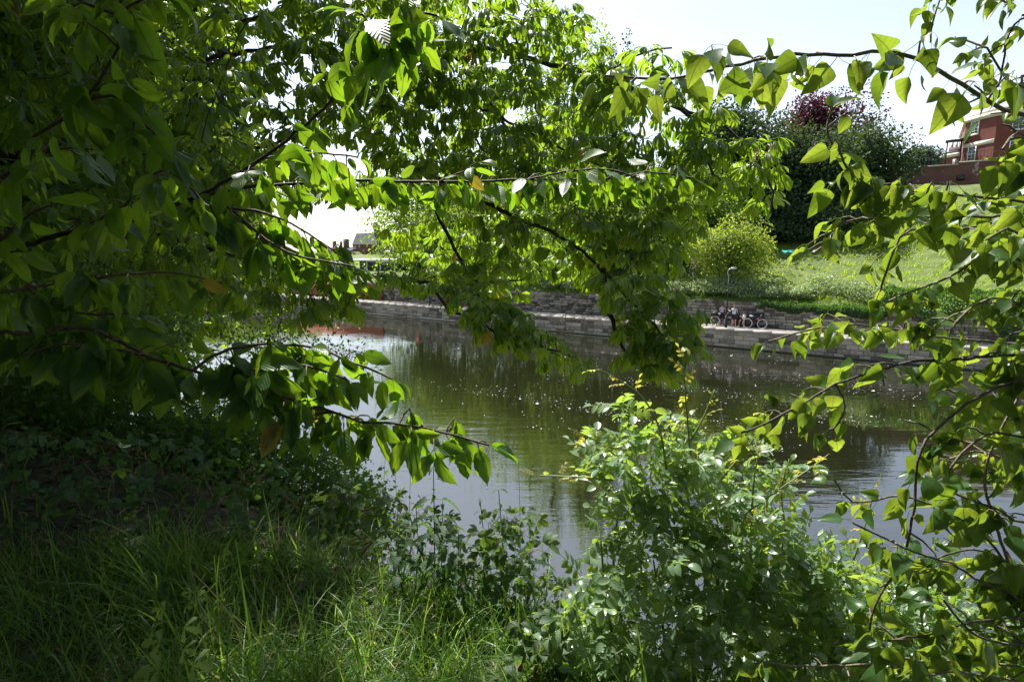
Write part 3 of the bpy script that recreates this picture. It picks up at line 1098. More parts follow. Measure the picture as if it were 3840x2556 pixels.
# ------------------------------------------------------------------ houses
def face_uv(acc, c0, c1, z0, z1, tint=0):
    """vertical wall quad from c0 to c1 with brick-sized uv"""
    L = float(np.linalg.norm(np.asarray(c1)[:2] - np.asarray(c0)[:2]))
    acc.add([[c0[0], c0[1], z0], [c1[0], c1[1], z0], [c1[0], c1[1], z1], [c0[0], c0[1], z1]], [[0, 1, 2, 3]],
            [[0, z0], [L, z0], [L, z1], [0, z1]])


def prism_walls(acc, poly, z0, z1):
    for i in range(len(poly)):
        face_uv(acc, poly[i], poly[(i + 1) % len(poly)], z0, z1)


def slab(acc, poly, z0, z1, grow=0.0):
    poly = np.asarray(poly, float)
    c = poly.mean(0)
    q = poly + norm(poly - c) * grow
    m = len(q)
    V = [(*p, z0) for p in q] + [(*p, z1) for p in q]
    F = [[i, (i + 1) % m, (i + 1) % m + m, i + m] for i in range(m)]
    for i in range(1, m - 2 + 1, 2):
        j = i + 2 if i + 2 < m else 0
        if i + 1 < m:
            F.append([m, m + i, m + i + 1, m + (i + 2) % m])
            F.append([0, (i + 2) % m, i + 1, i])
    acc.add(V, F)


def sash_window(root, c0, c1, frac, wid, z0, z1, bars=(2, 4)):
    """window on the wall c0 -> c1 (outside to the right of travel), centre at frac"""
    c0, c1 = np.array(c0), np.array(c1)
    dx = norm(c1 - c0)
    nrm = np.array([dx[1], -dx[0]])
    c = c0 + (c1 - c0) * frac
    A3 = np.append(dx, 0)
    N3 = np.append(nrm, 0)
    C = np.array([c[0], c[1], (z0 + z1) / 2])
    h = (z1 - z0) / 2
    a = Acc()
    for s in (-1, 1):
        a.box(C + N3 * 0.03 + A3 * s * wid / 2, A3 * 0.05, N3 * 0.05, (0, 0, h + 0.05))
        a.box(C + N3 * 0.03 + np.array([0, 0, s * h]), A3 * (wid / 2 - 0.05), N3 * 0.05, (0, 0, 0.05))
    for i in range(1, bars[0]):
        a.box(C + N3 * 0.03 + A3 * (i / bars[0] - 0.5) * wid, A3 * 0.016, N3 * 0.025, (0, 0, h - 0.05))
    for i in range(1, bars[1]):
        zz = (i / bars[1] - 0.5) * 2 * h
        a.box(C + N3 * 0.03 + np.array([0, 0, zz]), A3 * (wid / 2 - 0.05), N3 * 0.028, (0, 0, 0.035 if i == bars[1] // 2 else 0.015))
    w = part('window', a, M['white'], root, False)
    a = Acc()
    a.box(C + N3 * 0.012, A3 * wid / 2, N3 * 0.01, (0, 0, h))
    g = part('pane', a, M['glass'], w, False, local=True)
    g.data.transform(Matrix.Translation(Vector(-wloc(root))))
    a = Acc()
    a.box(C + N3 * 0.06 - np.array([0, 0, h + 0.11]), A3 * (wid / 2 + 0.12), N3 * 0.09, (0, 0, 0.05))
    s_ = part('sill', a, M['cream'], w, False, local=True)
    s_.data.transform(Matrix.Translation(Vector(-wloc(root))))
    return w


# the big brick house on the hill, right
NB = 95.0
BZ = 17.3
B = far(3727, NB, 20)[:2]
tB, _ = tn(B)
bt = lambda t_, n_: W(t_, n_)[:2]
A_ = bt(tB + 2.9, NB + 3.2)
poly = [A_, B, bt(tB - 5.5, NB), bt(tB - 8.5, NB + 3.0), bt(tB - 18, NB + 3.0), bt(tB - 18, NB + 15), bt(tB + 2.9, NB + 15)]
hz = zv(3760, NB, 432)
house = thing('brick_house', (B[0], B[1], BZ), 'large red brick house with white sash windows on the hilltop', 'house')
a = Acc()
prism_walls(a, poly, BZ - 1.0, hz)
part('wall', a, M['brick'], house, False)
a = Acc(); slab(a, poly, hz, hz + 0.55, 0.25); part('cornice', a, M['cream'], house, False)
a = Acc(); slab(a, poly, hz + 0.55, hz + 1.1, -0.1); part('parapet', a, M['cream'], house, False)
zm = zv(3650, NB + 1.5, 540)
a = Acc()
dx = norm(B - A_)
nn_ = np.array([dx[1], -dx[0]])
a.box(np.array([*((A_ + B) / 2 + nn_ * 0.03), zm]), np.append(dx * 2.1, 0), np.append(nn_ * 0.05, 0), (0, 0, 0.25))
part('string_course', a, M['cream'], house, False)
w1 = (zv(3655, NB + 1.5, 500), zv(3655, NB + 1.5, 453))
w0 = (zv(3648, NB + 1.5, 601), zv(3648, NB + 1.5, 548))
sash_window(house, A_, B, 0.32, 1.05, w1[0], w1[1])
sash_window(house, A_, B, 0.32, 1.05, w0[0], w0[1])
for fr in (0.38, 0.78):
    sash_window(house, B, poly[2], fr, 1.15, zv(3785, NB, 487), zv(3785, NB, 431))
    sash_window(house, B, poly[2], fr, 1.15, w0[0], w0[1])
for fr in (0.2, 0.5, 0.8):
    sash_window(house, poly[3], poly[4], fr, 1.15, zv(3785, NB, 487), zv(3785, NB, 431))
# iron escape platform on two posts
pf = thing('fire_escape', (*A_, BZ), 'black iron balcony on two thin posts against the brick house', 'balcony')
ztop = zv(3620, NB + 3.5, 527)
a = Acc()
cpl = bt(tB + 3.9, NB + 3.0)
a.box((*cpl, ztop), np.append(E1 * 0.95, 0), np.append(EN * 0.7, 0), (0, 0, 0.09))
part('platform', a, M['black'], pf, False)
for dt in (0.75, -0.75):
    a = Acc()
    q = cpl + E1 * dt
    a.box((*q, (ztop + BZ - 1) / 2), np.append(E1 * 0.09, 0), np.append(EN * 0.09, 0), (0, 0, (ztop - BZ + 1) / 2 - 0.09))
    part('post', a, M['black'], pf, False)
a = Acc()
for i in range(9):
    q = cpl + E1 * (-0.9 + 1.8 * i / 8) - EN * 0.65
    a.tube([(*q, ztop), (*q, ztop + 1.0)], 0.014, 4)
q0, q1 = cpl - E1 * 0.9 - EN * 0.65, cpl + E1 * 0.9 - EN * 0.65
a.tube([(*q0, ztop + 1.0), (*q1, ztop + 1.0)], 0.02, 4)
part('railing', a, M['grey_metal'], pf)
a = Acc()
for i in range(3):
    q = cpl - E1 * (0.9 + i * 0.5)
    a.box((*q, ztop + 0.15 + 0.35 * i), np.append(E1 * 0.3, 0), np.append(EN * 0.6, 0), (0, 0, 0.06))
part('steps', a, M['black'], pf, False)

# low wing with chimney
L0 = tn(far(3512, NB + 9, 19))[0]
wing_poly = [bt(L0, NB + 8.0), bt(L0 - 2.0, NB + 6.0), bt(tB + 3.1, NB + 6.0), bt(tB + 3.1, NB + 14), bt(L0, NB + 14)]
wz = zv(3560, NB + 7, 592)
wing = thing('brick_wing', (*wing_poly[1], BZ), 'single storey brick wing with pale cornice left of the tall house', 'house')
a = Acc(); prism_walls(a, wing_poly, BZ - 1, wz); part('wall', a, M['brick'], wing, False)
a = Acc(); slab(a, wing_poly, wz, wz + 0.5, 0.2); part('cornice', a, M['cream'], wing, False)
a = Acc(); slab(a, wing_poly, wz + 0.5, wz + 0.8, 0.05); part('roof', a, M['slate'], wing, False)
for fr in (0.25, 0.6, 0.85):
    sash_window(wing, wing_poly[1], wing_poly[2], fr, 0.7, wz - 1.5, wz - 0.4, (2, 2))
cc = far(3590, NB + 9, wz)[:2]
ch = thing('chimney_stack', (*cc, wz + 0.8), 'brick chimney stack with four clay pots on the low wing', 'chimney')
a = Acc(); a.box((*cc, wz + 1.05), np.append(E1 * 1.1, 0), np.append(EN * 0.4, 0), (0, 0, 0.55)); part('stack', a, M['old_brick'], ch, False)
for i in range(4):
    q = cc + E1 * (-0.75 + 0.5 * i)
    a = Acc(); a.tube([(*q, wz + 1.6), (*q, wz + 2.0), (*q, wz + 2.3)], [0.16, 0.13, 0.15], 8); part('chimney_pot', a, M['cream'], ch)

# garden wall under the house
gw = thing('garden_wall', W(tB, 86.5, 14), 'old patched brick garden wall below the red house', 'wall')
tg0, tg1 = tn(far(3300, 86.5, 16))[0], tn(far(4300, 86.5, 16))[0]
pts_ = np.linspace(tg0, tg1, 7)
a, ac = Acc(), Acc()
for i in range(6):
    p0, p1 = bt(pts_[i], 86.5), bt(pts_[i + 1], 86.5)
    zt = 16.9 + 1.1 * i / 5
    L = float(np.linalg.norm(p1 - p0))
    face_uv(a, p0, p1, 11.5, zt)
    q0, q1 = p0 + EN * 0.4, p1 + EN * 0.4
    face_uv(a, q1, q0, 11.5, zt)
    ac.box((*((p0 + p1) / 2 + EN * 0.2), zt + 0.08), np.append((p1 - p0) / 2, 0), np.append(EN * 0.28, 0), (0, 0, 0.08))
part('wall', a, M['old_brick'], gw, False)
part('coping', ac, M['stone'], gw, False)
a = Acc()
c = far(3600, 86.4, 15)[:2]
a.box((*c, zv(3600, 86.4, 667)), np.append(E1 * 0.38, 0), np.append(EN * 0.05, 0), (0, 0, 0.3))
part('vent', a, M['black'], gw, False)
a = Acc()
c = far(3700, 86.4, 16)[:2]
a.box((*c, zv(3700, 86.4, 647)), np.append(E1 * 0.16, 0), np.append(EN * 0.05, 0), (0, 0, 0.13))
part('sign', a, M['white'], gw, False)
rl = thing('railings', W(tg0 - 3, 86.8, 16), 'thin iron railings along the top of the brick garden wall', 'railings')
for i in range(34):
    tt = tg0 - 0.3 - i * 0.32
    k_ = (tg0 - tt) / (tg0 - tg1)
    q = bt(tt, 86.75); zt = 16.9 + 1.1 * min(5, int(k_ * 6)) / 5
    a = Acc(); a.tube([(*q, zt), (*q, zt + 1.15)], 0.02, 4); part('bar', a, M['black'], rl)
a = Acc()
a.tube([(*bt(tg0 - 0.2, 86.75), 18.0), (*bt(tg0 - 11.2, 86.75), 18.65)], 0.022, 4)
part('rail', a, M['black'], rl)

# town beyond the bend, left
def gable_house(name, u0, u1, n, vbot, vtop_eave, vridge, label, mat, roof, windows=(), depth=8.0, ridge_along=True, cat='house', chimneys=()):
    p0, p1 = far(u0, n, 8)[:2], far(u1, n, 8)[:2]
    um = (u0 + u1) / 2
    z0, ze, zr = zv(um, n, vbot), zv(um, n, vtop_eave), zv(um, n, vridge)
    back = np.array([0.05, 1.0]) * depth
    root = thing(name, (*((p0 + p1) / 2), z0), label, cat)
    pl = [p0, p1, p1 + back, p0 + back]
    a = Acc(); prism_walls(a, pl, z0, ze)
    if not ridge_along:
        for q0, q1 in ((p0, p1), (p1 + back, p0 + back)):
            m_ = (q0 + q1) / 2
            a.add([(*q0, ze), (*q1, ze), (*m_, zr), (*m_, zr)], [[0, 1, 2, 3]], [[0, ze], [3, ze], [1.5, zr], [1.5, zr]])
    part('wall', a, mat, root, False)
    a = Acc()
    if ridge_along:
        r0, r1 = p0 + back / 2, p1 + back / 2
        ov = norm(back) * 0.35
        a.add([(*(p0 - ov), ze - .1), (*(p1 - ov), ze - .1), (*r1, zr), (*r0, zr)], [[0, 1, 2, 3]])
        a.add([(*(p1 + back + ov), ze - .1), (*(p0 + back + ov), ze - .1), (*r0, zr), (*r1, zr)], [[0, 1, 2, 3]])
        for q, qb in ((p0, r0), (p1, r1)):
            a.add([(*q, ze), (*(q + back), ze), (*qb, zr - .02), (*qb, zr - .02)], [[0, 1, 2, 3]])
    else:
        m0, m1 = (p0 + p1) / 2, (p0 + p1) / 2 + back
        o_ = norm(p1 - p0) * 0.35
        f_ = -norm(back) * 0.3
        a.add([(*(p0 - o_ + f_), ze - .2), (*(m0 + f_), zr), (*m1, zr), (*(p0 + back - o_), ze - .2)], [[0, 1, 2, 3]])
        a.add([(*(p1 + o_ + f_), ze - .2), (*(m0 + f_), zr), (*m1, zr), (*(p1 + back + o_), ze - .2)], [[0, 1, 2, 3]])
    part('roof', a, roof, root, False)
    for (fu, wv0, wv1, wid) in windows:
        sash_window(root, p0, p1, fu, wid, zv(um, n, wv0), zv(um, n, wv1), (2, 2))
    for fu, cw, chh in chimneys:
        c = p0 + (p1 - p0) * fu + back * 0.5
        a = Acc(); a.box((*c, zr + chh / 2 - 0.3), np.append(norm(p1 - p0) * cw, 0), np.append(norm(back) * 0.5, 0), (0, 0, chh / 2 + 0.3))
        s_ = part('chimney', a, M['old_brick'], root, False)
    return root


gable_house('tall_house', 1322, 1412, 110, 960, 915, 872, 'tall dark brick building with a steep slate roof beyond the river bend', M['old_brick'], M['slate'],
            windows=((0.08, 931, 923, 1.2),), chimneys=((0.85, 0.9, 3.0), (0.95, 0.5, 2.2)))
a = Acc()
gable_house('terrace_house', 1228, 1318, 118, 975, 938, 926, 'low slate roofed terrace with chimneys left of the tall brick building', M['old_brick'], M['slate'],
            chimneys=((0.12, 0.8, 2.0), (0.4, 0.45, 1.8), (0.62, 1.2, 2.6)))
gable_house('gabled_house', 1302, 1344, 95, 985, 958, 944, 'small red brick gable with a white window below the tall building', M['brick'], M['slate'],
            windows=((0.4, 972, 960, 1.0),), depth=5, ridge_along=False)
gable_house('timbered_house', 866, 945, 120, 1010, 950, 905, 'dark house with a white window seen through the leaves on the left', M['old_brick'], M['slate'],
            windows=((0.42, 944, 922, 2.2),))
# white-roofed riverside shelter
p0, p1 = far(1316, 60, 6)[:2], far(1480, 60, 6)[:2]
zr_ = zv(1360, 60, 975)
sh = thing('shelter', (*((p0 + p1) / 2), 3.4), 'dark riverside shelter with a flat white roof edge above the red wall', 'shelter')
dxy = norm(p1 - p0)
byy = np.array([-dxy[1], dxy[0]])
a = Acc(); a.box((*((p0 + p1) / 2 + byy * 2.5), zr_), np.append((p1 - p0) / 2, 0), np.append(byy * 2.5, 0), (0, 0, 0.16)); part('roof', a, M['white'], sh, False)
a = Acc(); a.box((*((p0 + p1) / 2 + byy * 3.2), (zr_ + 3) / 2 - 0.1), np.append((p1 - p0) / 2 * 0.96, 0), np.append(byy * 1.7, 0), (0, 0, (zr_ - 3) / 2)); part('wall', a, M['black'], sh, False)
for fr in (0.03, 0.35, 0.66, 0.97):
    q = p0 + (p1 - p0) * fr + byy * 0.2
    a = Acc(); a.box((*q, (zr_ + 2.6) / 2), np.append(dxy * 0.07, 0), np.append(byy * 0.07, 0), (0, 0, (zr_ - 2.6) / 2 - 0.16)); part('post', a, M['white'], sh, False)

# lifebuoy panel on the wall
lp = far(1562, 46.85, 2.6)
zt, zb = zv(1562, 46.85, 1077), zv(1562, 46.85, 1110)
lb_ = thing('lifebuoy_panel', (lp[0], lp[1], zb), 'red lifebuoy panel with a white ring on the grey wall', 'lifebuoy')
a = Acc()
N3 = np.append(-EN, 0)
a.box((lp[0], lp[1], (zt + zb) / 2), np.append(E1 * 0.33, 0), N3 * 0.04, (0, 0, (zt - zb) / 2))
part('board', a, M['red'], lb_, False)
a = Acc()
th = np.linspace(0, 2 * math.pi, 19)
a.tube([np.array([lp[0], lp[1], (zt + zb) / 2 + 0.02]) + N3 * 0.09 + np.append(E1, 0) * 0.2 * math.cos(q) + np.array([0, 0, 0.2 * math.sin(q)]) for q in th], 0.05, 6, caps=False)
part('ring', a, M['white'], lb_)
a = Acc()
a.box((lp[0] - EN[0] * 0.045, lp[1] - EN[1] * 0.045, zb + 0.16), np.append(E1 * 0.22, 0), N3 * 0.006, (0, 0, 0.05))
part('notice', a, M['white'], lb_, False)

# street lamp
def street_lamp(pos, top, label, head=True):
    root = thing('street_lamp', pos, label, 'lamp')
    b = np.array(pos)
    h = top - b[2]
    a = Acc()
    a.tube([b, b + [0, 0, 0.9]], [0.10, 0.09], 10); a.tube([b + [0, 0, 0.9], b + [0, 0, 1.0]], [0.09, 0.055], 10)
    part('base', a, M['black'], root)
    a = Acc()
    a.tube([b + [0, 0, 0.95], b + [0.01, 0, h * 0.6], b + [0.0, 0, h * 0.80]], [0.055, 0.045, 0.04], 8)
    part('pole', a, M['black'], root)
    a = Acc()
    bb = b + [0, 0, h * 0.8]
    a.tube([bb, bb + [-0.02, 0, h * 0.06], bb + [-0.10, 0, h * 0.12], bb + [-0.08, 0, h * 0.165], bb + [0.02, 0, h * 0.19], bb + [0.16, 0, h * 0.197]], 0.028, 7)
    part('arm', a, M['grey_metal'], root)
    a = Acc()
    hc = bb + [0.32, 0, h * 0.2]
    a.tube([hc + [-0.22, 0, -0.02], hc + [-0.12, 0, 0], hc + [0.1, 0, 0.01], hc + [0.22, 0, 0.0]], [0.05, 0.09, 0.09, 0.045], 8)
    part('lamp_head', a, M['grey_metal'], root)
    return root


lpos = far(2722, 44.75, QH)
street_lamp(lpos, zv(2722, 44.75, 1006), 'black street lamp post with curved arm on the towpath edge')
bo = far(1612, 45.0, QH)
pp = thing('mooring_post', (bo[0], bo[1], QH), 'thin black post on the quay edge right of the lifebuoy panel', 'post')
a = Acc(); a.tube([bo, bo + [0, 0, 1.9]], [0.06, 0.05], 8); part('pole', a, M['black'], pp)
a = Acc(); a.tube([bo + [0, 0, 1.35], bo + [0, 0, 1.5]], 0.085, 8); part('collar', a, M['black'], pp)
bs = far(3085, 62, 8)
bz = base_at(2965, 57)
sgn = thing('groundsheet', bz, 'small teal sheet lying on the dark bank below the trees', 'sheet')
a = Acc()
a.add([bz + [-0.7, -0.3, 0.55], bz + [0.7, -0.1, 0.6], bz + [0.9, 0.7, 0.8], bz + [-0.6, 0.6, 0.75]], [[0, 1, 2, 3]])
a.add([bz + [-0.7, -0.3, 0.50], bz + [0.7, -0.1, 0.55], bz + [0.9, 0.7, 0.75], bz + [-0.6, 0.6, 0.70]], [[3, 2, 1, 0]])
part('sheet', a, M['teal'], sgn, False)


# ------------------------------------------------------------------ bench, bicycles
def bench(u, label):
    p = far(u, 46.15, QH)
    root = thing('bench', p, label, 'bench', rz=math.atan2(-E1[1], -E1[0]))
    a = Acc(); a.box((0, 0, 0.42), (1.0, 0, 0), (0, 0.24, 0), (0, 0, 0.03)); part('seat', a, M['black'], root, False, True)
    a = Acc(); a.box((0, 0.27, 0.62), (1.0, 0, 0), (0, 0.03, 0.0), (0, 0, 0.42)); part('backrest', a, M['black'], root, False, True)
    for s in (-1, 1):
        a = Acc(); a.box((s * 0.96, 0, 0.195), (0.04, 0, 0), (0, 0.22, 0), (0, 0, 0.195)); part('leg', a, M['black'], root, False, True)
    return root


bench(2806, 'black solid-backed bench against the wall with a person seated on it')


def bicycle(u, n, label, frame_mat, crate, rz):
    p = far(u, n, QH)
    root = thing('bicycle', p, label, 'bicycle', rz=rz)
    rw = 0.34
    WX = ((-0.53), (0.53))
    def T(pts, r, s=6):
        a = Acc(); a.tube(pts, r, s); return a
    for i, wx in enumerate(WX):
        th = np.linspace(0, 2 * math.pi, 29)
        a = Acc(); a.tube([(wx + rw * math.cos(q), 0, rw + rw * math.sin(q)) for q in th], 0.027, 6, False)
        w = part('wheel', a, M['tyre'], root, True, True)
        a = Acc(); a.tube([(wx + (rw - 0.035) * math.cos(q), 0, rw + (rw - 0.035) * math.sin(q)) for q in th], 0.010, 4, False); part('rim', a, M['grey_metal'], w, True, True)
        a = Acc()
        for q in np.linspace(0, math.pi, 10, endpoint=False):
            a.tube([(wx + (rw - 0.03) * math.cos(q), 0.01, rw + (rw - 0.03) * math.sin(q)), (wx - (rw - 0.03) * math.cos(q), -0.01, rw - (rw - 0.03) * math.sin(q))], 0.003, 4)
        part('spokes', a, M['grey_metal'], w, True, True)
    bbk, seat, head, hlow = (-0.06, 0, 0.29), (-0.22, 0, 0.80), (0.40, 0, 0.88), (0.44, 0, 0.72)
    a = Acc()
    for s0, s1 in ((bbk, seat), (bbk, hlow), ((-0.13, 0, 0.52), (0.405, 0, 0.83)), (head, hlow)):
        a.tube([s0, s1], 0.019, 6)
    for sy in (-0.05, 0.05):
        a.tube([(hlow[0], 0, hlow[2]), (0.46, sy, 0.62), (0.53, sy, rw)], 0.013, 6)
        a.tube([(-0.19, 0, 0.70), (-0.53, sy, rw)], 0.011, 6)
        a.tube([bbk, (-0.53, sy, rw)], 0.012, 6)
    part('frame', a, frame_mat, root, True, True)
    a = Acc(); a.tube([(-0.40, 0, 0.90), (-0.28, 0, 0.91), (-0.10, 0, 0.90)], [0.085, 0.06, 0.02], 8); a.tube([seat, (-0.25, 0, 0.89)], 0.014, 6)
    part('saddle', a, M['white'], root, True, True)
    a = Acc(); a.tube([head, (0.38, 0, 1.0)], 0.014, 6); a.tube([(0.50, -0.28, 1.02), (0.47, -0.15, 1.03), (0.38, 0, 1.0), (0.47, 0.15, 1.03), (0.50, 0.28, 1.02)], 0.014, 6)
    part('handlebar', a, M['grey_metal'], root, True, True)
    a = Acc(); th = np.linspace(0, 2 * math.pi, 15)
    a.tube([(bbk[0] + 0.09 * math.cos(q), -0.03, bbk[2] + 0.09 * math.sin(q)) for q in th], 0.008, 4, False)
    a.tube([(bbk[0], -0.05, bbk[2]), (bbk[0] - 0.1, -0.07, bbk[2] - 0.14)], 0.011, 5); a.tube([(bbk[0], 0.05, bbk[2]), (bbk[0] + 0.1, 0.07, bbk[2] + 0.14)], 0.011, 5)
    part('crankset', a, M['grey_metal'], root, True, True)
    for sg in (-1, 1):
        a = Acc(); a.box((bbk[0] + 0.1 * sg, 0.12 * sg, bbk[2] + 0.14 * sg), (0.045, 0, 0), (0, 0.05, 0), (0, 0, 0.013)); part('pedal', a, M['black'], root, False, True)
    a = Acc(); a.tube([(-0.25, 0, 0.72), (-0.75, 0, 0.72)], 0.012, 5); a.tube([(-0.72, 0.05, 0.71), (-0.53, 0.05, rw)], 0.008, 5); a.tube([(-0.72, -0.05, 0.71), (-0.53, -0.05, rw)], 0.008, 5)
    part('rack', a, M['black'], root, True, True)
    if crate:
        a = Acc()
        a.box((-0.56, 0, 0.75), (0.24, 0, 0), (0, 0.17, 0), (0, 0, 0.012))
        for s in (-1, 1):
            a.box((-0.56 + s * 0.245, 0, 0.88), (0.012, 0, 0), (0, 0.19, 0), (0, 0, 0.15))
            a.box((-0.56, s * 0.18, 0.88), (0.232, 0, 0), (0, 0.012, 0), (0, 0, 0.15))
        part('crate', a, M['black'], root, False, True)
    return root


RZ = math.atan2(-E1[1], -E1[0])
bicycle(2706, 45.75, 'black bicycle with cream tyres and a rear crate, behind the lamp post', M['black'], True, RZ)
bicycle(2829, 45.65, 'maroon bicycle with cream tyres and white saddle, right of the seated person', M['bikered'], False, RZ)


# ------------------------------------------------------------------ people
def skin_body(joints, edges, root_i=0):
    me = bpy.data.meshes.new('body_skeleton')
    me.from_pydata([j[0] for j in joints], edges, [])
    o = bpy.data.objects.new('body_skeleton', me)
    col.objects.link(o)
    o.modifiers.new('skin', 'SKIN')
    bpy.context.view_layer.update()
    if not me.skin_vertices:
        bpy.context.view_layer.objects.active = o
        bpy.ops.mesh.customdata_skin_add()
    for i, j in enumerate(joints):
        r = j[1]
        me.skin_vertices[0].data[i].radius = (r if isinstance(r, tuple) else (r, r))
        me.skin_vertices[0].data[i].use_root = (i == root_i)
    sb = o.modifiers.new('sub', 'SUBSURF')
    sb.levels = 2
    sb.render_levels = 2
    dg = bpy.context.evaluated_depsgraph_get()
    ev = o.evaluated_get(dg)
    m2 = bpy.data.meshes.new_from_object(ev)
    bpy.data.objects.remove(o)
    return m2


def person(pos, rz, pose, label, top_mat, bot_mat, hair_mat, top_rng, bot_rng, long_hair, strap=0.0):
    """pose: dict of joint positions; body is one skinned surface, clothes are shells grown from it"""
    root = thing('person', pos, label, 'person', rz=rz)
    J, Ed, idx = [], [], {}
    def add(k, p, r, par=None):
        idx[k] = len(J); J.append((p, r))
        if par is not None: Ed.append((idx[par], idx[k]))
    p = pose
    add('pelvis', p['pelvis'], (0.15, 0.11))
    add('waist', p['waist'], (0.12, 0.09), 'pelvis')
    add('chest', p['chest'], (0.145, 0.10), 'waist')
    add('neckb', p['neckb'], (0.07, 0.065), 'chest')
    add('neck', p['neck'], 0.05, 'neckb')
    add('head', p['head'], (0.073, 0.088), 'neck')
    add('crown', p['crown'], (0.065, 0.078), 'head')
    for s in ('l', 'r'):
        add('sh' + s, p['sh' + s], 0.058, 'chest')
        add('el' + s, p['el' + s], 0.042, 'sh' + s)
        add('wr' + s, p['wr' + s], 0.028, 'el' + s)
        el, wr = np.array(p['el' + s]), np.array(p['wr' + s])
        d = norm(wr - el)
        side = norm(np.cross(d, [0.3, 0.2, 0.9]))
        palm = wr + d * 0.075
        add('pm' + s, tuple(palm), (0.035, 0.02), 'wr' + s)
        for f in range(4):
            q = palm + side * (f - 1.5) * 0.02 + d * 0.035
            add(f'f{s}{f}a', tuple(q), 0.009, 'pm' + s)
            add(f'f{s}{f}b', tuple(q + d * (0.05 - 0.007 * abs(f - 1.3)) + np.cross(side, d) * 0.02), 0.008, f'f{s}{f}a')
        add(f'th{s}', tuple(wr + d * 0.05 + side * 0.045), 0.010, 'wr' + s)
        add(f'th{s}b', tuple(wr + d * 0.085 + side * 0.06), 0.009, f'th{s}')
        add('hp' + s, p['hp' + s], 0.095, 'pelvis')
        add('kn' + s, p['kn' + s], 0.060, 'hp' + s)
        add('cf' + s, tuple(np.array(p['kn' + s]) * 0.62 + np.array(p['an' + s]) * 0.38), 0.056, 'kn' + s)
        add('an' + s, p['an' + s], 0.036, 'cf' + s)
        add('to' + s, p['to' + s], (0.042, 0.03), 'an' + s)
    me = skin_body(J, Ed)
    me.name = 'body'
    me.materials.clear()
    me.materials.append(M['skin'])
    body = link('body', me, None, root)
    for q in me.polygons:
        q.use_smooth = True
    V = np.array([v.co[:] for v in me.vertices])
    Nn = np.array([v.normal[:] for v in me.vertices])
    # bone id per vertex by nearest joint
    jp = np.array([j[0] for j in J], float)
    keys = list(idx)
    near = np.argmin(((V[:, None] - jp[None]) ** 2).sum(-1), 1)
    kname = np.array(keys)[near]
    def shell(name, sel, grow, mat, par=body):
        F, n4 = [], 0
        for q in me.polygons:
            if all(sel[i] for i in q.vertices) and len(q.vertices) == 4:
                F.append(list(q.vertices))
        if not F:
            return
        F = np.array(F)
        used = np.unique(F)
        mp = -np.ones(len(V), int); mp[used] = np.arange(len(used))
        m2 = mesh_np(name, V[used] + Nn[used] * grow, mp[F])
        o = link(name, m2, mat, par)
        md = o.modifiers.new('thick', 'SOLIDIFY'); md.thickness = 0.008; md.offset = -1
        return o
    torso = np.isin(kname, ['pelvis', 'waist', 'chest', 'shl', 'shr', 'hpl', 'hpr', 'neckb'])
    legs = np.isin(kname, ['pelvis', 'hpl', 'hpr', 'knl', 'knr', 'waist'])
    shell('top', torso & top_rng(V), 0.014, top_mat)
    shell('shorts', legs & bot_rng(V), 0.022, bot_mat)
    for s in ('l', 'r'):
        an = np.array(p['an' + s])
        shell('shoe', np.isin(kname, ['to' + s, 'an' + s]) & (np.abs(V[:, 2] - an[2]) < 0.12) & (V[:, 2] < an[2] + 0.03), 0.014, M['white'])
    # hair cap, face
    hd, cr = np.array(p['head']), np.array(p['crown'])
    face = norm(np.array(p['look'], float))
    hz_ = ((V - hd) @ face)
    shell('hair', np.isin(kname, ['head', 'crown']) & ((hz_ < 0.035) | (V[:, 2] > cr[2] + 0.02)) & (V[:, 2] > hd[2] - 0.06), 0.016, hair_mat)
    a = Acc()
    if long_hair == 'bun':
        c = cr - face * 0.02 + np.array([0, 0, 0.08])
        a.tube([c + [0, 0, -0.03], c, c + [0, 0, 0.04]], [0.05, 0.06, 0.03], 8)
    else:
        c = hd - face * 0.095
        a.tube([c + [0, 0, 0.06], c - face * 0.03 + [0, 0, -0.02], c - face * 0.02 + [0, 0, -0.14], c + [0, 0, -0.22]], [0.04, 0.045, 0.035, 0.012], 8)
    part('hair_tail', a, hair_mat, body, True, True)
    rt = norm(np.cross(face, [0, 0, 1]))
    a = Acc(); c = hd + face * 0.085
    a.tube([c + [0, 0, 0.03], c + face * 0.022 - np.array([0, 0, 0.01]), c - np.array([0, 0, 0.02])], [0.010, 0.017, 0.010], 6); part('nose', a, M['skin'], body, True, True)
    for s in (-1, 1):
        a = Acc(); c = hd + face * 0.075 + rt * s * 0.032 + np.array([0, 0, 0.028]); a.tube([c - face * 0.01, c, c + face * 0.008], [0.012, 0.013, 0.006], 6); part('eye', a, M['navy'], body, True, True)
        a = Acc(); c = hd + rt * s * 0.078; a.tube([c - [0, 0, 0.025], c, c + [0, 0, 0.028]], [0.010, 0.017, 0.012], 6); part('ear', a, M['skin'], body, True, True)
    a = Acc(); c = hd + face * 0.082 - np.array([0, 0, 0.045]); a.tube([c - rt * 0.024, c + face * 0.006, c + rt * 0.024], [0.004, 0.008, 0.004], 6); part('mouth', a, M['red_stem'], body, True, True)
    return root


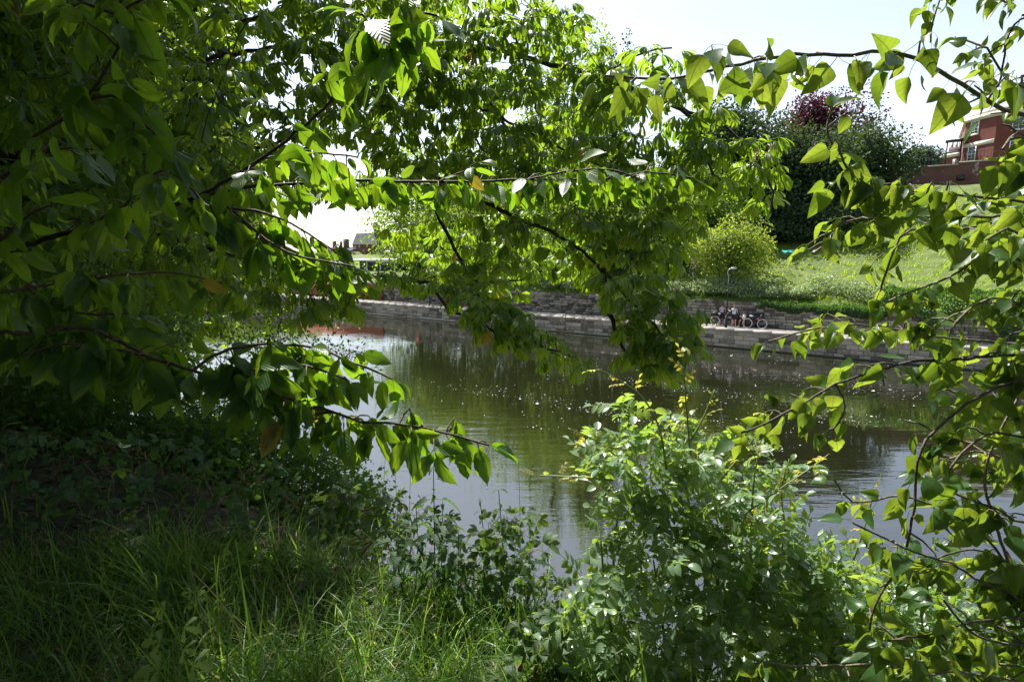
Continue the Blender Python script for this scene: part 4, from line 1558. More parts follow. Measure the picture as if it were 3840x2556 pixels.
def standing(look, arml, armr, lean=0.0):
    return dict(pelvis=(0, 0, 0.93), waist=(0, 0, 1.08), chest=(0, 0.0, 1.28), neckb=(0, 0, 1.41), neck=(0, 0, 1.47), head=(0.0, 0, 1.56), crown=(0, 0, 1.62),
                shl=(-0.18, 0, 1.37), shr=(0.18, 0, 1.37), ell=arml[0], elr=armr[0], wrl=arml[1], wrr=armr[1],
                hpl=(-0.09, 0, 0.88), hpr=(0.09, 0, 0.88), knl=(-0.10, 0.02, 0.47), knr=(0.12, 0.02, 0.47), anl=(-0.11, -0.02, 0.075), anr=(0.14, -0.02, 0.075),
                tol=(-0.12, 0.13, 0.035), tor=(0.16, 0.13, 0.035), look=look)


# local +y faces the wall, -y the river
FACE = RZ
p1_ = far(2705, 46.05, QH)
person((p1_[0], p1_[1], QH), FACE, standing((0.95, 0.2, -0.35), ((-0.21, 0.06, 1.10), (-0.10, 0.24, 0.98)), ((0.21, 0.08, 1.10), (0.16, 0.28, 1.0))),
       'person in a lilac top standing behind the black bicycle left of the lamp post', M['lilac'], M['navy'], M['hair_brown'],
       lambda V: (V[:, 2] > 0.95) & (V[:, 2] < 1.40) & (np.abs(V[:, 0]) < 0.175), lambda V: (V[:, 2] < 1.02) & (V[:, 2] > 0.5), 'bun')
p2_ = far(2750, 45.5, QH)
person((p2_[0], p2_[1], QH), FACE, standing((0.1, 1.0, -0.1), ((-0.30, 0.02, 1.14), (-0.42, 0.10, 1.22)), ((0.24, 0.04, 1.10), (0.20, 0.22, 1.08))),
       'person with auburn hair in a blue and white top and black shorts seen from behind', M['check'], M['navy'], M['hair_red'],
       lambda V: (V[:, 2] > 0.93) & (V[:, 2] < 1.41) & (np.abs(V[:, 0]) < 0.17), lambda V: (V[:, 2] < 1.0) & (V[:, 2] > 0.58), 'bun')
p3_ = far(2786, 46.05, QH)
sit = dict(pelvis=(0, 0.02, 0.53), waist=(0, 0.0, 0.68), chest=(0, -0.04, 0.88), neckb=(0, -0.05, 1.01), neck=(0, -0.06, 1.07), head=(0.01, -0.09, 1.15), crown=(0.01, -0.08, 1.21),
           shl=(-0.17, -0.04, 0.97), shr=(0.17, -0.04, 0.97), ell=(-0.20, -0.22, 0.76), elr=(0.22, -0.22, 0.80), wrl=(0.04, -0.36, 0.78), wrr=(0.14, -0.36, 0.98),
           hpl=(-0.10, -0.06, 0.52), hpr=(0.10, -0.06, 0.52), knl=(-0.17, -0.45, 0.50), knr=(0.15, -0.45, 0.50), anl=(-0.22, -0.42, 0.075), anr=(0.18, -0.42, 0.075),
           tol=(-0.24, -0.56, 0.035), tor=(0.19, -0.57, 0.035), look=(0.5, -0.85, -0.1))
person((p3_[0], p3_[1], QH), FACE, sit, 'person with dark hair sitting on the black bench between the two bicycles', M['navy'], M['navy'], M['hair_brown'],
       lambda V: (V[:, 2] > 0.55) & (V[:, 2] < 0.99) & (np.abs(V[:, 0]) < 0.16), lambda V: (V[:, 2] < 0.66) & (V[:, 1] > -0.28), 'tail')
c3 = np.array([p3_[0], p3_[1], QH])
rot = lambda q: c3 + np.array([q[0] * math.cos(FACE) - q[1] * math.sin(FACE), q[0] * math.sin(FACE) + q[1] * math.cos(FACE), q[2]])
bag = thing('tote_bag', rot((0.11, -0.33, 0.58)), 'pale cloth bag held on the lap of the seated person', 'bag', rz=FACE)
a = Acc(); a.tube([(0, 0, 0.0), (0, 0, 0.12), (0.01, 0, 0.26), (0, 0, 0.34)], [0.11, 0.14, 0.13, 0.09], 8); part('bag_body', a, M['white'], bag, True, True)
a = Acc(); a.tube([(-0.07, 0, 0.33), (-0.04, 0, 0.43), (0.04, 0, 0.43), (0.07, 0, 0.33)], 0.01, 6); part('handle', a, M['white'], bag, True, True)


# ================================================================== foreground: horse chestnut
def nearest_join(limb_pts, limb_rad, targets, acc, droop=0.15, maxstep=0.16, rtip=0.004, grow=0.0045):
    """joins every target to the nearest wood already there, near ones first"""
    P_ = np.array(limb_pts)
    d0 = np.array([np.min(np.linalg.norm(P_ - t_, axis=1)) for t_ in targets])
    pool = [np.asarray(p) for p in P_]
    pool = np.array(pool)
    tang = {}
    for i in np.argsort(d0):
        t_ = targets[i]
        dd = np.linalg.norm(pool - t_, axis=1)
        j = int(np.argmin(dd))
        s, L = pool[j], dd[j]
        if L < 0.05:
            continue
        m = (s + t_) / 2 + np.array([0, 0, L * droop]) + rng.normal(size=3) * L * 0.08
        k = max(3, int(L / maxstep))
        q = np.linspace(0, 1, k + 1)[:, None]
        c = (1 - q) ** 2 * s + 2 * q * (1 - q) * m + q ** 2 * t_
        c[1:-1] += rng.normal(size=(k - 1, 3)) * 0.012
        acc.tube(c, np.linspace(rtip + grow * min(2.0, L), rtip, k + 1), 5, caps=False)
        tang[i] = norm(t_ - c[-2])
        pool = np.concatenate([pool, c[1:]])
    return tang


ch_base = np.array([-8.6, 10.2, 0.0]); ch_base[2] = float(near_z(ch_base[0], ch_base[1])) - 0.1
chestnut = thing('horse_chestnut_tree', ch_base, 'horse chestnut with drooping fan leaves reaching over the river', 'tree')
trunk_line = [ch_base, ch_base + [0.1, 0, 2.2], ch_base + [0.0, 0.1, 4.2], ch_base + [-0.3, 0, 7.0], ch_base + [-0.4, 0.1, 10.0], ch_base + [-0.5, 0.1, 12.0]]
tk = curve_pts(trunk_line, 0.3)
a = Acc()
a.tube(tk, np.linspace(0.26, 0.06, len(tk)), 10)
part('trunk', a, M['bark'], chestnut)
limbs = [
    [(330, 250, 10.2), (1000, 60, 8.4), (1500, 20, 7.6), (1790, 95, 7.2), (1900, 115, 7.0), (1965, 220, 6.8), (2010, 420, 6.6)],
    [(330, 330, 10.2), (1050, 180, 8.2), (1390, 310, 7.6), (1430, 400, 7.4), (1510, 500, 7.3), (1590, 640, 7.2)],
    [(1500, 20, 7.6), (1640, 140, 7.2), (1700, 305, 7.0), (1755, 460, 6.9), (1827, 577, 6.8), (1943, 582, 6.7)],
    [(1640, 140, 7.2), (1800, 330, 6.9), (1894, 482, 6.7), (1966, 616, 6.5), (2020, 760, 6.4)],
    [(1050, 180, 8.2), (1500, 250, 7.4), (1780, 390, 6.9), (2090, 550, 6.5), (2290, 645, 6.3), (2420, 760, 6.1)],
    [(1640, 140, 7.2), (1900, 200, 6.8), (2226, 266, 6.5), (2400, 200, 6.4), (2520, 180, 6.3)],
    [(1900, 200, 6.8), (2250, 290, 6.4), (2645, 441, 6.0), (2715, 476, 5.9), (2813, 550, 5.8), (2858, 640, 5.7), (2900, 735, 5.6), (2890, 800, 5.6)],
    [(2250, 290, 6.4), (2500, 380, 6.1), (2610, 455, 5.95), (2645, 539, 5.9), (2659, 626, 5.85), (2700, 672, 5.8)],
    [(1590, 640, 7.2), (1900, 800, 6.6), (2120, 900, 6.2), (2260, 1009, 5.8), (2358, 1125, 5.6), (2456, 1218, 5.4), (2540, 1340, 5.3)],
    [(2260, 1009, 5.8), (2270, 1129, 5.7), (2296, 1196, 5.6), (2314, 1259, 5.6), (2349, 1317, 5.5), (2450, 1370, 5.4)],
    [(330, 800, 10.2), (1000, 985, 8.0), (1350, 1030, 7.0), (1572, 1050, 6.3), (1616, 1077, 6.1), (1683, 1150, 5.9), (1744, 1183, 5.8), (1832, 1222, 5.6), (2000, 1285, 5.4), (2140, 1335, 5.3)],
    [(1590, 640, 7.2), (1640, 800, 6.9), (1744, 1000, 6.8), (1800, 1060, 6.7), (1960, 1050, 6.6)],
    [(1000, 985, 8.0), (1100, 1010, 7.2), (1250, 1050, 6.8), (1400, 1120, 6.5)],
    [(280, 500, 10.2), (300, 300, 8.0), (0, 250, 7.2), (-300, 300, 6.8)],
    [(280, 780, 10.2), (350, 800, 8.0), (50, 900, 7.0), (-200, 1000, 6.5)],
    [(330, 600, 10.2), (900, 560, 7.4), (1100, 520, 6.4), (1200, 640, 6.0)],
]
lp_, lrad = [], []
a = Acc()
for L in limbs:
    c = curve_pts([P(*q) for q in L], 0.12)
    c[1:-1] += rng.normal(size=(len(c) - 2, 3)) * 0.012
    r0 = 0.055 if L[0][2] > 8.5 else 0.032
    rr = np.linspace(r0, 0.009, len(c))
    a.tube(c, rr, 7)
    lp_.append(c); lrad.append(rr)
part('limbs', a, M['bark'], chestnut)
# upper limbs out of the frame carry the shading top
a = Acc()
for k in range(16):
    s = tk[int(len(tk) * random.uniform(0.45, 0.95))]
    ang = random.uniform(0, 2 * math.pi)
    e = s + np.array([math.cos(ang) * 3.0, math.sin(ang) * 3.0, random.uniform(0.3, 2.0)])
    c = curve_pts([s, (s + e) / 2 + [0, 0, 0.5], e], 0.25)
    a.tube(c, np.linspace(0.06, 0.015, len(c)), 6)
    lp_.append(c)
part('upper_limbs', a, M['bark'], chestnut)
lpts = np.concatenate(lp_)

GAPS = [
    [(1050, 770), (1180, 742), (1330, 748), (1430, 790), (1455, 835), (1345, 850), (1335, 885), (1425, 885), (1430, 950), (1400, 1000), (1240, 960), (1170, 925), (1110, 925), (1060, 850)],
    [(1330, 1095), (1500, 1070), (1640, 1110), (1690, 1190), (1620, 1230), (1440, 1225), (1340, 1160)],
    [(2010, 1100), (2240, 1090), (2270, 1300), (2200, 1320), (1990, 1200)],
    [(640, 1350), (1500, 1260), (1650, 1300), (1400, 1750), (900, 1600)],
    [(2330, 60), (2560, 30), (2600, 250), (2480, 150), (2330, 160)],
]
zones = [
    ([(950, -250), (1500, -200), (1600, -60), (2100, -60), (2170, 70), (2280, 200), (2300, 400), (2250, 620), (1500, 720), (1000, 700)], 330, 5.8, 8.0),
    ([(1400, 250), (2300, 250), (2300, 720), (1950, 800), (1400, 760)], 60, 6.0, 8.0),
    ([(2250, 200), (2520, 190), (2560, 290), (2680, 420), (2640, 620), (2640, 880), (2560, 1000), (2430, 1020), (2200, 1000), (2100, 700), (2250, 500)], 80, 5.3, 6.5),
    ([(2640, 430), (2860, 540), (2900, 700), (2960, 770), (2880, 800), (2760, 720), (2650, 740)], 15, 5.4, 6.0),
    ([(1450, 850), (1700, 800), (2150, 800), (2200, 1000), (2080, 1080), (1900, 1110), (1650, 1050), (1560, 1000)], 42, 6.0, 8.0),
    ([(1430, 870), (1700, 800), (2200, 800), (2250, 1000), (2080, 1070), (1650, 1030)], 75, 8.8, 11.0),
    ([(2230, 1020), (2420, 1030), (2500, 1100), (2590, 1180), (2600, 1330), (2500, 1410), (2400, 1350), (2330, 1300), (2270, 1150)], 32, 5.1, 5.9),
    ([(1580, 1020), (1720, 1080), (1950, 1130), (2010, 1210), (2190, 1330), (2150, 1370), (1990, 1280), (1850, 1290), (1680, 1180)], 30, 5.2, 6.2),
    ([(1000, 980), (1400, 1000), (1600, 1060), (1560, 1100), (1430, 1180), (1250, 1200), (1020, 1180)], 26, 5.6, 7.2),
    ([(-300, -300), (950, -300), (1000, 700), (1040, 900), (1000, 1150), (700, 1250), (-300, 1350)], 620, 4.2, 10.5),
]
tg = []
for poly_, n_, d0, d1 in zones:
    q = sample_poly(poly_, n_)
    d = d0 + (d1 - d0) * rng.random(n_)
    tg += [P(q[i, 0], q[i, 1], d[i]) for i in range(n_)]
# high crown, placed and shaped to keep sun off the left of the view
N_ = 1300
q = rdir(N_) * (0.35 + 0.65 * rng.random((N_, 1)) ** 0.4)
top = np.array([-7.22, 7.2, 13.5]) + q * np.array([4.4, 4.8, 4.8])
tg += list(top)
tg = np.array(tg)
u, v, d = proj(tg)
bad = np.zeros(len(tg), bool)
for g in GAPS:
    bad |= inpoly(u, v, g)
tg = tg[~bad]
a = Acc()
tang = nearest_join(lpts, None, tg, a, 0.12)
part('twigs', a, M['bark'], chestnut)
Ds, Ns, Ts, Ss = [], [], [], []
for i, t_ in enumerate(tg):
    tv = tang.get(i, np.array([0.5, -0.5, 0]))
    k = random.choice((4, 5, 5, 6, 7))
    az0 = random.uniform(0, 6.28)
    for j in range(k):
        az = az0 + j * 2 * math.pi / k + random.uniform(-0.4, 0.4)
        out_ = np.array([math.cos(az), math.sin(az), random.uniform(-0.35, 0.35)])
        D = norm(out_ + 0.5 * tv)
        Ds.append(D); Ns.append(norm(np.array([0, 0, 1.0]) + 0.35 * rng.normal(size=3)))
        Ts.append(t_ - tv * random.uniform(0, 0.10)); Ss.append(random.uniform(0.15, 0.225))
Ds, Ns, Ts, Ss = map(np.array, (Ds, Ns, Ts, Ss))
tips = Ts + Ds * Ss[:, None] * 1.5 - np.array([0, 0, 0.04])
u, v, d = proj(tips)
bad = np.zeros(len(tips), bool)
for g in GAPS:
    bad |= inpoly(u, v, g)
kp = ~bad
leaves_to(chestnut, ch_base, 'chestnut', M['chestnut'], frames(Ds[kp], Ns[kp], Ss[kp]), Ts[kp], 300)
# faded flower spikes
for (u_, v_, d_) in ((2835, 600, 5.6), (2890, 590, 5.6), (2590, 600, 5.9), (2560, 640, 5.8), (2560, 1180, 5.35), (2530, 1120, 5.4), (2600, 1010, 5.5), (2010, 270, 6.6), (2100, 300, 6.5), (2130, 250, 6.5), (2120, 1230, 5.5), (2270, 330, 6.3), (1820, 240, 6.9), (2710, 280, 6.1)):
    b = P(u_, v_, d_)
    a = Acc()
    nt_ = 42
    s = rng.random(nt_)
    pos = b + np.array([0, 0, 1]) * (s[:, None] * 0.17 - 0.05) + rdir(nt_) * (0.045 * (1 - 0.7 * s))[:, None]
    a.batch(TPL['small'][0], frames(rdir(nt_), rdir(nt_), 0.016 + 0.014 * rng.random(nt_)), pos)
    a.tube([b - [0, 0, 0.1], b + [0, 0, 0.13]], 0.0035, 4)
    for i in range(0, nt_, 2):
        a.tube([b + [0, 0, s[i] * 0.17 - 0.06], pos[i]], 0.0015, 4, False)
    part('flower_spike', a, M['blossom'], chestnut)


# ================================================================== foreground: branch plants (cherry, poplar)
def leafy_branches(root, base, branches, tpl, mat, bark, size, gap, hang, spur, limit=300, r_tip=0.003, r_base=0.011, name='branch', sidew=0.7, rest='foliage', face=0.0, gmul=1.0, smul=1.0, gaps=None):
    Ds, Ns, Ts, Ss = [], [], [], []
    for bi, br in enumerate(branches):
        ctrl, opt = br
        c = curve_pts([P(*q) for q in ctrl], 0.03)
        c[1:-1] += rng.normal(size=(len(c) - 2, 3)) * 0.0015
        lo = opt.get('from', 0.0)
        rb_ = opt.get('r', r_base)
        a = Acc()
        a.tube(c, np.linspace(rb_, r_tip, len(c)), 7)
        seg = np.linalg.norm(np.diff(c, axis=0), axis=1)
        cum = np.concatenate([[0], np.cumsum(seg)])
        L = cum[-1]
        s = lo * L
        side = 1
        sz = opt.get('size', size) * smul
        gp = opt.get('gap', gap) * gmul
        while s < L:
            i = min(len(c) - 2, int(np.searchsorted(cum, s)) - 1 if s > 0 else 0)
            i = max(i, 0)
            p = c[i]
            tv = norm(c[i + 1] - c[i])
            lat = norm(np.cross(tv, [0, 0, 1])) * side
            nleaf = 1
            org = p
            if spur and random.random() < spur:
                e = p + lat * random.uniform(0.02, 0.07) + np.array([0, 0, random.uniform(-0.03, 0.04)]) + tv * 0.02
                a.tube([p, (p + e) / 2 + [0, 0, 0.006], e], [0.003, 0.0025, 0.002], 5, False)
                org = e
                nleaf = random.choice((3, 4, 5))
            for j in range(nleaf):
                D = norm(lat * sidew * random.uniform(0.4, 1.2) + np.array([0, 0, -hang * random.uniform(0.4, 1.3)]) + tv * random.uniform(-0.1, 0.6) + 0.35 * rng.normal(size=3))
                Nn = norm(np.array([0, 0, 0.6]) + lat * 0.5 + np.array([0, -face, 0]) + 0.6 * rng.normal(size=3))
                Ds.append(D); Ns.append(Nn); Ts.append(org); Ss.append(sz * random.choice((random.uniform(0.4, 0.8), random.uniform(0.75, 1.15), random.uniform(0.8, 1.15))) * (1 - 0.3 * (s / L) ** 3))
            side = -side
            s += gp * random.uniform(0.6, 1.4)
        # leaf at the tip
        for j in range(2):
            Ds.append(norm(norm(c[-1] - c[-2]) + [0, 0, -0.4 * hang] + 0.3 * rng.normal(size=3))); Ns.append(norm([0, -0.3, 1.0])); Ts.append(c[-1]); Ss.append(sz * 0.7)
        part(name, a, bark, root)
    Ds, Ns, Ts, Ss = map(np.array, (Ds, Ns, Ts, Ss))
    if gaps:
        keep = np.ones(len(Ts), bool)
        for f in (0.5, 0.95, 1.4):
            u, v, d = proj(Ts + Ds * Ss[:, None] * f)
            for g in gaps:
                keep &= ~inpoly(u, v, g)
        Ds, Ns, Ts, Ss = Ds[keep], Ns[keep], Ts[keep], Ss[keep]
    leaves_to(root, base, tpl, mat, frames(Ds, Ns, Ss), Ts, limit, rest=rest)


cb = np.array([-3.3, 2.0, 0.0]); cb[2] = float(near_z(cb[0], cb[1])) - 0.05
cherry = thing('cherry_tree', cb, 'cherry tree with toothed hanging leaves, boughs crossing from the left edge', 'tree')
a = Acc()
tkc = curve_pts([cb, cb + [0.1, 0.1, 1.2], cb + [0.05, 0.1, 2.6], cb + [-0.1, 0.0, 4.5], cb + [-0.1, 0.1, 6.0]], 0.25)
a.tube(tkc, np.linspace(0.16, 0.04, len(tkc)), 9)
part('trunk', a, M['bark'], cherry)
T1 = cb + [0.1, 0.1, 1.2]
def fromtrunk(h):
    u_, v_, d_ = proj(cb + np.array([0.08, 0.1, h]))
    return (float(u_), float(v_), float(d_))
CH = [
    # the rising bough that ends in the bright cluster at the top
    ([fromtrunk(1.6), (-300, 1000, 2.1), (300, 860, 1.9), (694, 755, 1.85), (849, 677, 1.8), (971, 600, 1.75), (1110, 500, 1.7), (1294, 327, 1.6), (1422, 166, 1.5), (1530, 60, 1.45)], dict(r=0.016, **{'from': 0.35}, gap=0.075)),
    ([(1400, 190, 1.5), (1450, 90, 1.45), (1560, 50, 1.4), (1640, 60, 1.38)], dict(gap=0.022, size=0.115, r=0.004)),
    ([(1422, 166, 1.5), (1380, 80, 1.45), (1330, 40, 1.42)], dict(gap=0.028, size=0.115, r=0.004)),
    # long level bough through the middle
    ([(400, 860, 2.0), (820, 720, 2.1), (1100, 690, 2.15), (1350, 677, 2.2), (1644, 682, 2.2), (1977, 674, 2.15), (2282, 671, 2.1), (2420, 645, 2.05), (2600, 668, 2.0)], dict(r=0.008, gap=0.026, size=0.105, **{'from': 0.12})),
    ([(1644, 682, 2.2), (1740, 640, 2.15), (1790, 610, 2.1)], dict(r=0.004, gap=0.03, size=0.10)),
    ([(1977, 674, 2.15), (2150, 640, 2.05), (2300, 640, 2.0), (2440, 690, 1.98)], dict(r=0.004, gap=0.028, size=0.10)),
    # top left twigs with big sunny leaves
    ([fromtrunk(2.0), (-200, 700, 1.7), (150, 500, 1.5), (300, 390, 1.45), (390, 280, 1.42), (445, 180, 1.4), (440, 60, 1.38), (480, -80, 1.36)], dict(r=0.010, gap=0.045, size=0.115, **{'from': 0.3})),
    ([(440, 60, 1.4), (560, -20, 1.38), (640, -60, 1.36)], dict(r=0.004, gap=0.035, size=0.12)),
    ([(300, 390, 1.45), (420, 360, 1.45), (560, 480, 1.46), (640, 560, 1.48)], dict(r=0.004, gap=0.035, size=0.115)),
    ([(440, 60, 1.4), (300, 0, 1.42), (200, -60, 1.45)], dict(r=0.004, gap=0.035, size=0.115)),
    # left middle
    ([(300, 860, 1.9), (480, 760, 1.7), (600, 640, 1.62), (700, 690, 1.6), (760, 760, 1.6)], dict(r=0.005, gap=0.04, size=0.11)),
    ([(694, 755, 1.85), (860, 780, 1.9), (1000, 800, 1.92), (1130, 860, 1.95), (1280, 960, 2.0)], dict(r=0.005, gap=0.032, size=0.11)),
    ([(860, 780, 1.9), (1000, 900, 1.9), (1120, 960, 1.9), (1330, 1000, 1.92)], dict(r=0.005, gap=0.032, size=0.11)),
    ([(971, 600, 1.75), (1100, 575, 1.8), (1250, 575, 1.85), (1340, 590, 1.9)], dict(r=0.004, gap=0.03, size=0.095)),
    ([fromtrunk(1.2), (-250, 1150, 2.0), (100, 1080, 1.8), (330, 1050, 1.75), (600, 1020, 1.75), (830, 1060, 1.8)], dict(r=0.008, gap=0.03, size=0.115, **{'from': 0.25})),
    # low bough to the lit tip over the water
    ([fromtrunk(1.0), (-200, 1280, 1.95), (120, 1250, 1.75), (330, 1232, 1.7), (555, 1332, 1.68), (720, 1390, 1.66), (900, 1440, 1.65), (1111, 1500, 1.64), (1250, 1543, 1.63), (1360, 1577, 1.62), (1500, 1588, 1.61), (1666, 1621, 1.6), (1835, 1668, 1.6)], dict(r=0.010, gap=0.019, size=0.12, **{'from': 0.2})),
    ([(720, 1390, 1.66), (830, 1320, 1.68), (1000, 1290, 1.7), (1200, 1310, 1.7), (1330, 1360, 1.68), (1470, 1420, 1.66)], dict(r=0.005, gap=0.03, size=0.105)),
    ([(555, 1332, 1.68), (420, 1310, 1.65), (250, 1290, 1.62), (90, 1330, 1.6)], dict(r=0.005, gap=0.032, size=0.12)),
    ([(900, 1440, 1.65), (1000, 1380, 1.66), (1150, 1370, 1.66), (1300, 1420, 1.64)], dict(r=0.004, gap=0.03, size=0.105)),
    ([(1250, 1543, 1.63), (1150, 1560, 1.62), (1080, 1590, 1.6)], dict(r=0.004, gap=0.03, size=0.105)),
    ([fromtrunk(1.4), (-200, 800, 1.9), (60, 620, 1.75), (200, 560, 1.7), (350, 560, 1.68)], dict(r=0.006, gap=0.04, size=0.115, **{'from': 0.3})),
    ([(100, 1080, 1.8), (200, 1150, 1.8), (330, 1180, 1.8), (520, 1170, 1.8)], dict(r=0.005, gap=0.03, size=0.115)),
    ([(-250, 1150, 2.0), (-50, 950, 1.9), (120, 800, 1.85), (240, 760, 1.85)], dict(r=0.006, gap=0.035, size=0.115)),
]
leafy_branches(cherry, cb, CH, 'cherry', M['cherry'], M['twig'], 0.11, 0.03, 1.0, 0.22, 300, name='branch', face=0.45, gmul=0.62, smul=1.12)
# unseen rest of its crown, shaped above and beside the photographer to shade the left
N_ = 24000
q = rdir(N_) * (0.3 + 0.7 * rng.random((N_, 1)) ** 0.5)
pts = np.array([-4.2, 1.2, 10.8]) + q * np.array([3.2, 4.2, 1.8])
a = Acc()
brt = []
for k in range(14):
    e = np.array([-3.9, 1.6, 10.6]) + rdir(1)[0] * [1.8, 2.6, 1.2]
    s = tkc[int(len(tkc) * random.uniform(0.5, 0.95))]
    c = curve_pts([s, (s + e) / 2 + [0, 0, 0.3], e], 0.2)
    a.tube(c, np.linspace(0.035, 0.008, len(c)), 6)
part('upper_limbs', a, M['bark'], cherry)
a = Acc()
a.batch(TPL['clump'][0], frames(norm(rdir(N_) + [0, 0, -0.4]), norm(rdir(N_) + [0, 0, 1.0]), 0.16 + 0.08 * rng.random(N_)), pts)
tag(part('upper_foliage', a, M['cherry'], cherry), kind='stuff')

